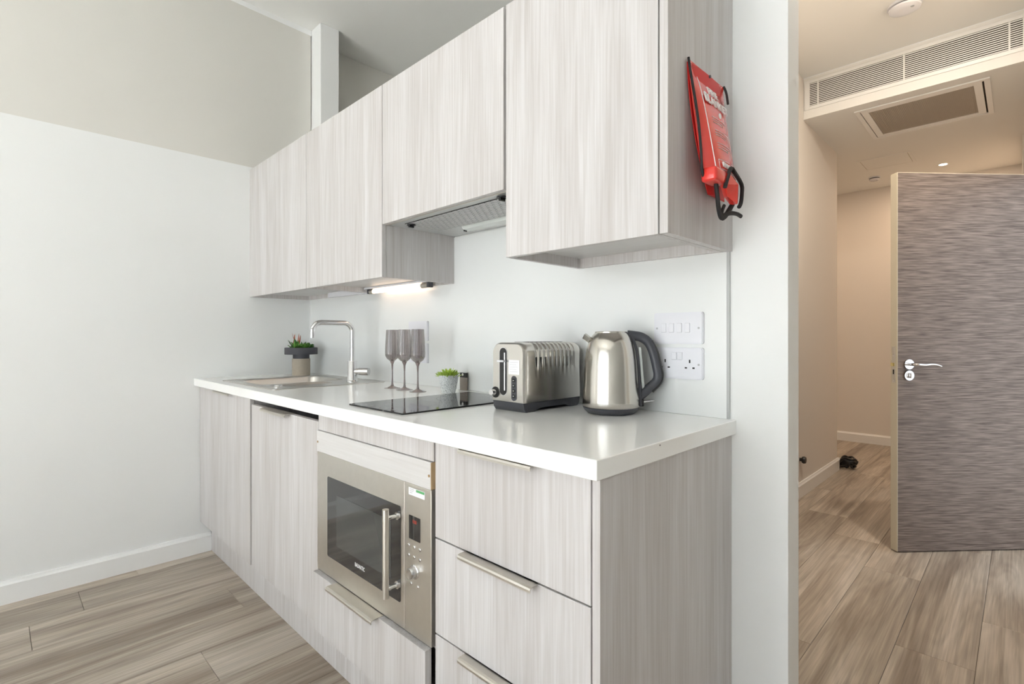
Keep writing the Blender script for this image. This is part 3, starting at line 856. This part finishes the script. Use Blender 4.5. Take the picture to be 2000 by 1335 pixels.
for zz in (0.091, 0.076, 0.061, 0.046):
    tl('button', cyl(B(), (0.02675, YF - 0.0012, zz), (0.02675, YF - 0.0030, zz), 0.0058, 16), 'black', bp_)
    tl('button_mark', bx(B(), 0.0245, 0.029, YF - 0.0033, YF - 0.0029, zz - 0.0006, zz + 0.0006), 'whitep', bp_)

# ================================================================== GLASSES
gl0 = None
gspots = [(1.168, -0.170, 'leftmost smoked wine glass of the three, nearest the tap'), (1.262, -0.172, 'middle smoked wine glass of the three'), (1.364, -0.178, 'rightmost smoked wine glass of the three, nearest the potted succulent')]
for i, (gx, gy, lab) in enumerate(gspots):
    if i == 0:
        g = thing('wine_glass', lab, 'glass', (gx, gy, WT1), group='smoked glass stemware on the worktop')
        o1 = [(0.0045, 0.112), (0.012, 0.116), (0.022, 0.124), (0.0285, 0.136), (0.0295, 0.150), (0.0275, 0.195), (0.0245, 0.246)]
        i1 = [(r - 0.0009, z + 0.0012) for r, z in o1[1:-1]][::-1]
        bw = lathe(B(), o1 + [(0.0236, 0.246)] + i1 + [(0, 0.1155)], seg=120)
        for v in bw.verts:      # fluted optic ribs
            k = 1 + 0.014 * math.cos(20 * math.atan2(v.co.y, v.co.x)); v.co.x *= k; v.co.y *= k
        obj('bowl', bw, 'smoke', g, smooth=True, local=True)
        obj('stem', lathe(B(), [(0.0, 0.008), (0.006, 0.010), (0.0040, 0.022), (0.0030, 0.045), (0.0030, 0.075), (0.0045, 0.100), (0.0100, 0.1145), (0, 0.117)], seg=20), 'smoke_solid', g, smooth=True, local=True)
        obj('foot', lathe(B(), [(0, 0), (0.034, 0), (0.0345, 0.0012), (0.025, 0.0035), (0.010, 0.008), (0.005, 0.012), (0, 0.012)], seg=40), 'smoke_solid', g, smooth=True, local=True)
        gl0 = g
    else:
        r = gl0.copy(); C.objects.link(r); r.location = (gx, gy, WT1); r['label'] = lab
        for ch in list(gl0.children):
            c = ch.copy(); C.objects.link(c); c.parent = r


# ================================================================== PLANTS
def leaf(bm, base, az, el, ln, wd, th=0.35, curl=0.5, seg=5):
    """fleshy pointed leaf"""
    ax = Vector((math.cos(az), math.sin(az), 0))
    sd = Vector((-math.sin(az), math.cos(az), 0))
    p = Vector(base); rings = []
    for i in range(seg + 1):
        t = i / seg
        e = el + curl * t
        wv = wd * (math.sin(PI * min(1, 0.18 + 0.82 * t)) ** 0.7) if t < 1 else 0
        nn = (-ax * math.sin(e) + Vector((0, 0, math.cos(e))))
        if t >= 1:
            rings.append([bm.verts.new(p)])
        else:
            rings.append([bm.verts.new(p + sd * wv), bm.verts.new(p + nn * wv * th), bm.verts.new(p - sd * wv), bm.verts.new(p - nn * wv * th)])
        p = p + (ax * math.cos(e) + Vector((0, 0, math.sin(e)))) * (ln / seg)
    for a, b_ in zip(rings, rings[1:]):
        for j in range(4):
            if len(b_) == 1: bm.faces.new((a[j], a[(j + 1) % 4], b_[0]))
            else: bm.faces.new((a[j], a[(j + 1) % 4], b_[(j + 1) % 4], b_[j]))
    bm.faces.new(rings[0][::-1])


P1 = Vector((0.155, -0.125, WT1))
p1 = thing('potted_succulents', 'mixed green succulents in a taupe pot with wide slate collar, in the corner', 'plant', P1)
pl = lambda name, bm, m, p, sm=True, **k: obj(name, bm, m, p, smooth=sm, local=True, **k)
pl('pot', lathe(B(), [(0.0465, 0), (0.048, 0.003), (0.048, 0.092), (0.0465, 0.094), (0, 0.094)], seg=44), 'concrete', p1)
pl('collar', lathe(B(), [(0.044, 0.0942), (0.044, 0.118), (0.087, 0.118), (0.0875, 0.1195), (0.0875, 0.154), (0.086, 0.156), (0.082, 0.156), (0.080, 0.150), (0, 0.150)], seg=48), 'slate', p1, label='dark slate grey collar')
pl('soil', lathe(B(), [(0.079, 0.1502), (0.079, 0.153), (0, 0.155)], seg=32), 'soil', p1)
rnd = random.Random(3)
L = Vector((-0.7115, -0.7027, 0)); Fw = Vector((0.70, -0.71, 0))    # image left, towards the room
for c, n, ln, wd, el, m in ((L * 0.035 + Fw * 0.005, 14, 0.060, 0.0055, 1.05, 'leaf_dark'), (L * 0.020 + Fw * 0.03, 12, 0.050, 0.006, 0.55, 'leaf_mid'),
                            (Fw * 0.02 - L * 0.008, 16, 0.042, 0.0065, 0.7, 'leaf_mid'), (-L * 0.035 + Fw * 0.018, 18, 0.038, 0.008, 0.5, 'leaf_mid'),
                            (-L * 0.052, 12, 0.036, 0.010, 0.7, 'leaf_dark'), (-Fw * 0.03, 12, 0.045, 0.007, 0.7, 'leaf_dark'), (L * 0.05 + Fw * 0.0, 8, 0.036, 0.007, 0.5, 'leaf_dark')):
    bm = B()
    for i in range(n):
        leaf(bm, c + Vector((0, 0, 0.150)), 2 * PI * i / n * 1.618 * 1.0 + rnd.random() * .5, el + rnd.uniform(-.25, .45), ln * rnd.uniform(.75, 1.1), wd, curl=rnd.uniform(.1, .5))
    pl('rosette', bm, m, p1)
bm = B()
for i in range(5):
    leaf(bm, L * (0.030 + 0.009 * (i - 2)) + Vector((0, 0, 0.17)), 2.0 * i, 1.25 + rnd.uniform(-.15, .2), 0.062 + 0.006 * (i % 3), 0.0042, curl=0.1)
pl('red_spikes', bm, 'leaf_red', p1, label='reddish upright leaf tips')

P2 = Vector((1.483, -0.118, WT1))
p2 = thing('potted_succulent', 'small lime green succulent in a white speckled pot by the hob', 'plant', P2)
pl('pot', lathe(B(), [(0.0255, 0), (0.0270, 0.002), (0.0395, 0.066), (0.0400, 0.069), (0.0375, 0.069), (0.0365, 0.062), (0, 0.062)], seg=44), 'pot', p2)
pl('soil', lathe(B(), [(0.036, 0.0622), (0.035, 0.064), (0, 0.066)], seg=28), 'soil', p2)
bm = B()
for i in range(150):
    rr = 0.030 * math.sqrt(rnd.random()); az = rnd.random() * 2 * PI
    leaf(bm, (rr * math.cos(az), rr * math.sin(az), 0.063 + 0.010 * (1 - rr / .03)), az + rnd.uniform(-.5, .5), 1.25 - 1.0 * (rr / .03) + rnd.uniform(-.2, .2), rnd.uniform(.022, .031), 0.0036, th=.4, curl=.2, seg=4)
pl('foliage', bm, 'leaf_lime', p2)

cd = thing('card', 'small taupe card with black top standing behind the speckled pot', 'card', (1.453, -0.016, WT1))
box('board', 1.432, 1.474, -0.019, -0.014, WT1, WT1 + 0.052, 'taupe', cd, bev=0)
box('black_header', 1.432, 1.474, -0.0195, -0.0135, WT1 + 0.0521, WT1 + 0.071, 'black', cd, bev=0)
obj('emblem', lathe(B(), [(0.0052, 0), (0.0052, 0.0006), (0, 0.0006)], seg=16), 'whitep', cd, local=True).matrix_local = Matrix.Translation((-0.003, -0.0036, 0.0635)) @ Matrix.Rotation(PI / 2, 4, 'X')


# ================================================================== SOCKETS
def plate(name, label, x0, x1, z0, z1, cat):
    t = thing(name, label, cat, ((x0 + x1) / 2, -0.006, z0))
    bm = poly(B(), rrect(x0, x1, z0, z1, 0.006, 4), -0.0155, -0.006, 'y')
    bmesh.ops.bevel(bm, geom=[e for e in bm.edges if all(v.co.y < -0.0154 for v in e.verts)], offset=0.0025, segments=2, affect='EDGES')
    obj('faceplate', bm, 'white', t, smooth=True)
    return t


def screw(t, x, z):
    obj('screw', cyl(B(), (x, -0.0148, z), (x, -0.0160, z), 0.0030, 12), 'greyp', t)


sw = plate('switch_plate', 'white four-gang grid switch plate above the double socket', 2.303, 2.449, 1.106, 1.194, 'switch')
for i in range(4):
    x = 2.335 + i * 0.0235
    obj('rocker', bx(B(), x - 0.0075, x + 0.0075, -0.0185, -0.0150, 1.138, 1.164, 0.0015), 'white', sw)
screw(sw, 2.3135, 1.150); screw(sw, 2.4375, 1.150)
dsk = plate('double_socket', 'white double plug socket below the switch plate, right of kettle', 2.303, 2.449, 1.009, 1.096, 'socket')


def socket(t, cx, zc):
    obj('earth_slot', bx(B(), cx - 0.002, cx + 0.002, -0.0160, -0.0148, zc + 0.004, zc + 0.013), 'slot', t)
    for s in (-1, 1): obj('pin_slot', bx(B(), cx + s * 0.0110 - 0.0032, cx + s * 0.0110 + 0.0032, -0.0160, -0.0148, zc - 0.0115, zc - 0.0075), 'slot', t)


for cx in (2.339, 2.412): socket(dsk, cx, 1.050)
for cx in (2.3665, 2.3835): obj('rocker', bx(B(), cx - 0.0075, cx + 0.0075, -0.0185, -0.0150, 1.062, 1.083, 0.0015), 'white', dsk)
screw(dsk, 2.4375, 1.050)
s2 = plate('switch_plate', 'white switch plate half hidden behind the wine glasses', 1.057, 1.203, 1.108, 1.196, 'switch')
for i in range(2): obj('rocker', bx(B(), 1.115 + i * .024, 1.130 + i * .024, -0.0185, -0.0150, 1.139, 1.165, 0.0015), 'white', s2)
s3 = plate('double_socket', 'white double socket plate behind the wine glass stems', 1.057, 1.203, 1.010, 1.098, 'socket')
for cx in (1.093, 1.167): socket(s3, cx, 1.050)

# ================================================================== FIRE BLANKET
XP = 2.5224
fb = thing('fire_blanket', 'red fire blanket pouch with black straps hanging on the wall cabinet side', 'fire blanket', (XP, -0.17, 1.47))
# back sheet hanging flat
bm = B(); NZ = 16; NY = 8
def sheet(bm, yl, yr, zt, zb, xb, xf, bow=0.0):
    g0 = []; g1 = []
    for i in range(NZ + 1):
        t = i / NZ; z = zt + (zb - zt) * t
        r0, r1 = [], []
        for j in range(NY + 1):
            s = j / NY; a = yl(t) + (yr(t) - yl(t)) * s
            puff = math.sin(PI * s) ** 0.55 if 0 < s < 1 else 0
            r0.append(bm.verts.new((XP + xb(t), a, z)))
            r1.append(bm.verts.new((XP + xb(t) + 0.0015 + xf(t) * puff, a, z)))
        g0.append(r0); g1.append(r1)
    for i in range(NZ):
        for j in range(NY):
            bm.faces.new((g0[i][j], g0[i][j + 1], g0[i + 1][j + 1], g0[i + 1][j]))
            bm.faces.new((g1[i][j], g1[i + 1][j], g1[i + 1][j + 1], g1[i][j + 1]))
    for i in range(NZ):
        for j in (0, NY):
            bm.faces.new((g0[i][j], g0[i + 1][j], g1[i + 1][j], g1[i][j]))
    for i in (0, NZ):
        for j in range(NY):
            bm.faces.new((g0[i][j], g0[i][j + 1], g1[i][j + 1], g1[i][j]))
    return bm
ease = lambda t, a: max(0, min(1, (t - a) / (1 - a)))
obj('back_sheet', sheet(bm, lambda t: -0.262 + 0.090 * t * t, lambda t: -0.078, 1.745, 1.462, lambda t: 0.001 + 0.008 * t, lambda t: 0.008), 'redflat', fb, smooth=True)
pouch_x = lambda t: 0.004 + 0.030 * ease(t, .08)
obj('pouch', sheet(B(), lambda t: -0.262 + 0.004 * t, lambda t: -0.072 - 0.012 * t, 1.750, 1.490, pouch_x, lambda t: 0.026 * ease(t, .12) ** .5), 'red', fb, smooth=True)
obj('roll_end', bx(B(), XP + 0.030, XP + 0.066, -0.257, -0.190, 1.468, 1.500, 0.007, 3), 'red', fb, smooth=True)
# piping
def strip(name, pts, rx, ry, m='strap', up=(1, 0, 0), n=5):
    return obj(name, sweep(B(), smoothpath(pts, n), rx, ry, seg=8, up=up), m, fb, smooth=True)
strip('piping', [(XP + 0.006, -0.264, 1.752), (XP + 0.011, -0.2635, 1.715), (XP + 0.020, -0.263, 1.66), (XP + 0.028, -0.261, 1.60), (XP + 0.033, -0.262, 1.55), (XP + 0.036, -0.262, 1.50), (XP + 0.036, -0.250, 1.474)], 0.0034, 0.003)
strip('piping', [(XP + 0.006, -0.072, 1.752), (XP + 0.012, -0.071, 1.735), (XP + 0.016, -0.070, 1.706)], 0.0034, 0.003)
obj('hook', cyl(B(), (XP, -0.166, 1.742), (XP + 0.014, -0.166, 1.742), 0.0035, 12), 'charcoal', fb)
# printed front: thin layer following the puffed face
def on_face(s, t, off=0.0012):
    yl = -0.262 + 0.004 * t; yr = -0.072 - 0.012 * t
    a = yl + (yr - yl) * s
    return Vector((XP + pouch_x(t) + 0.0015 + 0.026 * (ease(t, .12) ** .5) * (math.sin(PI * s) ** 0.55 if 0 < s < 1 else 0) + off, a, 1.750 + (1.490 - 1.750) * t))
def ftext(s_, sz, s, t, name, sx=1.0, bold=0.0):
    o = on_face(s, t)
    e = 0.02
    ty = (on_face(s, t + e) - on_face(s, t - e)); ty = -ty.normalized()
    tx = (on_face(min(.9, s + .3), t) - on_face(s - .3, t)).normalized()
    nz = tx.cross(ty).normalized(); ty = nz.cross(tx).normalized()
    rot = Matrix((tx, ty, nz)).transposed()
    return text(name, s_, 'whitep', fb, o, rot, sz, sx=sx, bold=bold, depth=0.0012)
ftext('FIRE', 0.026, 0.50, 0.200, 'lettering', 1.1, 0.0006)
ftext('BLANKET', 0.030, 0.54, 0.300, 'lettering', 1.02, 0.0008)
ftext('FIRECHIEF', 0.0150, 0.52, 0.905, 'lettering', 1.1, 0.0004)
def line(pts, r=0.0008, name='printed_line', m='whitep'):
    return obj(name, sweep(B(), pts, r, seg=6), m, fb)
line([on_face(.18 + 0.0 * i, t, .0006) for i, t in enumerate([.10 + .0 + .86 * k / 14 for k in range(15)])], 0.0011)
line([on_face(.18 + .75 * k / 10, .962, .0006) for k in range(11)], 0.0009)
line([on_face(.27, .86 + .085 * k / 3, .0006) for k in range(4)] + [on_face(.27 + .5 * k / 8, .945, .0006) for k in range(9)], 0.0006)
line([on_face(.27 + .5 * k / 8, .86, .0006) for k in range(9)] + [on_face(.77, .86 + .085 * k / 3, .0006) for k in range(4)], 0.0006)
for blk in (.46, .58, .70):
    for q in range(3):
        t = blk + q * .024
        line([on_face(.32 + (.40 - .06 * q) * k / 6, t, .0006) for k in range(7)], 0.0007)
bm = B(); o = on_face(.56, .405)
cyl(bm, o, o + Vector((0.0012, 0, 0)), 0.0065, 18); obj('printed_emblem', bm, 'whitep', fb)
# pull tab (folded red cloth in a black webbing frame) and hanging straps
tabc = Vector((XP + 0.060, -0.165, 1.470))
bm = B(); pts = [(-0.040, -0.002), (-0.012, 0.034), (0.046, 0.016), (0.042, -0.022), (0.020, -0.036), (-0.018, -0.024)]
va = [bm.verts.new(tabc + Vector((0.004 + 0.004 * math.sin(3 * a * 30), a, b_))) for a, b_ in pts]
vb = [bm.verts.new(tabc + Vector((-0.008, a, b_))) for a, b_ in pts]
ctr = bm.verts.new(tabc + Vector((0.016, 0.004, 0.004)))
for i in range(6):
    j = (i + 1) % 6
    bm.faces.new((va[i], va[j], ctr)); bm.faces.new((va[i], vb[i], vb[j], va[j]))
bm.faces.new(vb[::-1])
obj('pull_tab', bm, 'red', fb)
fr = [tabc + Vector((0.006, a, b_)) for a, b_ in ((-0.046, -0.010), (-0.030, 0.018), (-0.012, 0.040), (0.010, 0.034), (0.050, 0.016), (0.052, -0.006), (0.046, -0.028), (0.034, -0.040))]
strip('tab_binding', fr, 0.0045, 0.0048, n=3)
strip('strap', [(XP + 0.050, -0.222, 1.472), (XP + 0.050, -0.214, 1.445), (XP + 0.049, -0.205, 1.418), (XP + 0.048, -0.190, 1.400), (XP + 0.050, -0.175, 1.402), (XP + 0.052, -0.150, 1.424), (XP + 0.054, -0.138, 1.438)], 0.0062, 0.0050, n=4)
strip('strap', [(XP + 0.049, -0.188, 1.402), (XP + 0.056, -0.160, 1.412), (XP + 0.062, -0.135, 1.414), (XP + 0.066, -0.118, 1.410)], 0.0050, 0.0042, n=4)
strip('strap', [(XP + 0.049, -0.190, 1.402), (XP + 0.050, -0.186, 1.416), (XP + 0.051, -0.178, 1.428)], 0.0042, 0.0035, n=3)

# ================================================================== HALL FITTINGS
lg = thing('supply_grille', 'long white linear slot air grille on the hall bulkhead face', 'vent', (2.52, 2.745, 2.75))
YB = 2.745
GX0, GX1, GZ0, GZ1 = 1.988, 3.067, 2.768, 2.930
bm = B()
bx(bm, 1.955, GX0, YB - 0.008, YB, 2.745, 2.952, .0015); bx(bm, GX1, 3.10, YB - 0.008, YB, 2.745, 2.952, .0015)
bx(bm, GX0, GX1, YB - 0.008, YB, 2.745, GZ0, .0015); bx(bm, GX0, GX1, YB - 0.008, YB, GZ1, 2.952, .0015)
obj('frame', bm, 'trim', lg)
box('void', GX0, GX1, YB - 0.001, YB - 0.0002, GZ0, GZ1, 'soil', lg, bev=0)  # dark sheet, its colour stands in for shade behind the slats
n = 13
for i in range(n):
    z = GZ0 + (i + 0.5) * (GZ1 - GZ0) / n
    bm = poly(B(), [(YB - 0.007, z - 0.0040), (YB - 0.0012, z - 0.0015), (YB - 0.0012, z + 0.0020), (YB - 0.007, z + 0.0025)], GX0, GX1, 'x')
    obj('slat', bm, 'trim', lg)
for xx in (2.040, 2.527, 3.012):
    box('mullion', xx - 0.004, xx + 0.004, YB - 0.0078, YB - 0.0012, GZ0, GZ1, 'trim', lg, bev=0.0005)

ZL = 2.685
rg = thing('return_grille', 'framed beige mesh return air grille flat in the lower hall ceiling', 'vent', (2.57, 3.18, ZL))
def cframe(bm, x0, x1, y0, y1, wd, z0, z1):
    bx(bm, x0, x0 + wd, y0, y1, z0, z1, .0012); bx(bm, x1 - wd, x1, y0, y1, z0, z1, .0012)
    bx(bm, x0 + wd, x1 - wd, y0, y0 + wd, z0, z1, .0012); bx(bm, x0 + wd, x1 - wd, y1 - wd, y1, z0, z1, .0012)
    return bm
obj('frame', cframe(B(), 2.235, 2.927, 2.845, 3.525, 0.028, ZL - 0.008, ZL), 'trim', rg)
obj('inner_frame', cframe(B(), 2.267, 2.890, 2.877, 3.493, 0.040, ZL - 0.006, ZL - 0.001), 'trim', rg)
box('frame_gap', 2.263, 2.899, 2.873, 3.497, ZL - 0.0006, ZL - 0.0001, 'soil', rg, bev=0)  # dark plate painted as the shade between the two frames
box('filter', 2.309, 2.851, 2.917, 3.451, ZL - 0.0022, ZL - 0.0008, 'filter', rg, bev=0)
bm = B()
for i in range(60): bx(bm, 2.309 + i * 0.00903, 2.3125 + i * 0.00903, 2.917, 3.451, ZL - 0.0050, ZL - 0.0022)
o = obj('mesh_bars', bm, 'filter', rg); o['kind'] = 'stuff'
ah = thing('access_hatch', 'flush square access hatch in the hall ceiling beyond the mesh grille', 'hatch', (2.21, 4.24, ZL))
obj('frame', cframe(B(), 2.015, 2.400, 4.055, 4.415, 0.022, ZL - 0.004, ZL), 'ceil', ah)
box('gap_shadow', 2.037, 2.378, 4.077, 4.393, ZL - 0.0006, ZL, 'filter', ah, bev=0)
box('hatch_door', 2.041, 2.374, 4.081, 4.389, ZL - 0.003, ZL, 'ceil', ah, bev=0.001)


def detector(name, label, x, y, z, k):
    t = thing(name, label, 'smoke detector', (x, y, z))
    obj('base', lathe(B(), [(0, 0), (0.056 * k, 0), (0.056 * k, -0.008), (0.053 * k, -0.010), (0, -0.010)], seg=40), 'white', t, smooth=True, local=True)
    obj('vent_ring', lathe(B(), [(0, -0.0102), (0.046 * k, -0.0102), (0.046 * k, -0.018), (0, -0.018)], seg=40), 'charcoal', t, smooth=True, local=True)
    obj('cover', lathe(B(), [(0, -0.0182), (0.052 * k, -0.0182), (0.050 * k, -0.027), (0.040 * k, -0.034), (0.022 * k, -0.036), (0, -0.036)], seg=40), 'white', t, smooth=True, local=True)
    obj('test_button', lathe(B(), [(0, -0.0335), (0.006 * k, -0.0335), (0.006 * k, -0.0375), (0, -0.0375)], (0.026 * k, -0.018 * k, 0), 16), 'greyp', t, smooth=True, local=True)


detector('smoke_detector', 'large round white smoke detector on the upper hall ceiling, cut by the top edge', 2.597, 2.225, H, 1.45)
detector('smoke_detector', 'small smoke detector far back on the lower hall ceiling', 2.041, 4.707, ZL, 0.85)


def downlight(label, x, y, z, power, col=(1.0, 0.74, 0.52)):
    t = thing('downlight', label, 'light', (x, y, z))
    obj('bezel', lathe(B(), [(0.030, 0), (0.042, 0), (0.042, -0.003), (0.036, -0.004), (0.030, -0.002)], seg=32, cap=False), 'trim', t, smooth=True, local=True)
    obj('lens', lathe(B(), [(0, -0.0012), (0.029, -0.0012), (0.029, -0.0022), (0, -0.0022)], seg=32), 'downglow', t, local=True)
    spot('downlight_beam', (x, y, z - 0.012), power, col)


downlight('lit recessed downlight in the lower hall ceiling above the door', 2.558, 4.69, ZL, 4.6)
downlight('added unseen hall downlight left of the hatch, behind the wall corner', 1.30, 4.2, ZL, 4)  # added lamp out of view, brightens the far hall
downlight('added out-of-view downlight in the upper hall ceiling near the kitchen', 2.80, 1.65, H, 13.5, (1.0, 0.88, 0.74))  # unseen lamp put in to lift the near end of the hall

# door leaf: local x along the leaf, local y towards the back face
DA = math.radians(47.5)
dl = thing('door_1', 'open grey-brown woven-grain door with chrome lever handle, in the hall', 'door', (2.600, 1.960, 0.0), DA)
dd = lambda name, bm, m, p=dl, sm=False, **k: obj(name, bm, m, p, smooth=sm, local=True, **k)
DW, DZ0, DZ1 = 0.790, 0.006, 1.982
leafb = dd('leaf', bx(B(), 0.0035, DW, 0.0, 0.044, DZ0, DZ1, 0.001), 'doorface')
dd('edge_lipping', bx(B(), -0.0005, 0.0032, 0.0, 0.044, DZ0, DZ1, 0.001), 'leafedge')
dd('top_lipping', bx(B(), 0.0035, DW, 0.001, 0.043, DZ1, DZ1 + 0.003, 0.0005), 'leafedge')
dd('latch_plate', bx(B(), -0.0018, -0.0005, 0.012, 0.034, 0.885, 1.075, 0.0004, 1), 'nickel')
dd('latch_bolt', bx(B(), -0.013, -0.0018, 0.016, 0.030, 0.972, 0.990, 0.002), 'brass')
dd('dead_bolt_slot', bx(B(), -0.0024, -0.0016, 0.019, 0.027, 0.930, 0.955), 'slot')
for zz in (0.895, 1.030): dd('plate_screw', cyl(B(), (-0.0016, 0.023, zz), (-0.0026, 0.023, zz), 0.004, 12), 'chrome')
hx0 = 0.060
dd('rose', cyl(B(), (hx0, 0.0, 0.983), (hx0, -0.008, 0.983), 0.026, 32), 'chrome', sm=True)
dd('lever_handle', sweep(B(), smoothpath([(hx0, -0.006, 0.983), (hx0, -0.040, 0.983), (hx0 + 0.010, -0.050, 0.983), (hx0 + 0.045, -0.052, 0.981), (hx0 + 0.080, -0.050, 0.984), (hx0 + 0.110, -0.048, 0.982), (hx0 + 0.138, -0.046, 0.974)], 5), 0.0085, 0.0065, seg=14, taper=lambda t: 1.0 - 0.45 * max(0, t - .45) / .55), 'chrome', sm=True)
ke = dd('keyhole_rose', cyl(B(), (hx0, 0.0, 0.925), (hx0, -0.008, 0.925), 0.026, 32), 'chrome', sm=True)
dd('thumb_turn', bx(B(), hx0 - 0.005, hx0 + 0.005, -0.022, -0.008, 0.912, 0.938, 0.003), 'chrome', sm=True)
struct(obj('door_frame', bx(bx(bx(B(), 3.143, 3.255, 2.60, 2.62, 0, 2.02, .001), 3.125, 3.255, 1.75, 1.77, 0, 2.02, .001), 3.125, 3.255, 1.77, 2.60, 1.992, 2.0, .001), 'trim')).name = 'trim_2'

# odds and ends on the hall floor and wall
ds = thing('door_stop', 'round black rubber door stop on the hall wall, half hidden by white pier', 'door stop', (XL, 2.66, 0.26))
obj('buffer', lathe(B(), [(0.012, 0), (0.012, 0.012), (0.022, 0.016), (0.026, 0.026), (0.022, 0.038), (0.0, 0.042)], seg=24), 'black', ds, smooth=True, local=True).matrix_local = Matrix.Rotation(PI / 2, 4, 'Y')
bm = B(); rb = random.Random(11)
pts = []
for i in range(64):
    a = i * 0.9; r = 0.045 + 0.022 * rb.random()
    pts.append(Vector((2.00 + r * math.cos(a) + 0.008 * rb.uniform(-1, 1), 3.80 + r * math.sin(a) * 0.9, 0.010 + 0.085 * rb.random())))
sweep(bm, smoothpath(pts, 4), 0.0085, seg=7)
bundle = tag(obj('cable_bundle', bm, 'black', None, smooth=True, origin=(2.0, 3.80, 0.0)), 'small tangled black bundle on the hall floor by the skirting corner', 'bundle')

# outside ground seen by nobody but the sky light
struct(box('ground', -12, 16, -18, -4.5, -0.3, -0.15, 'ground', bev=0))
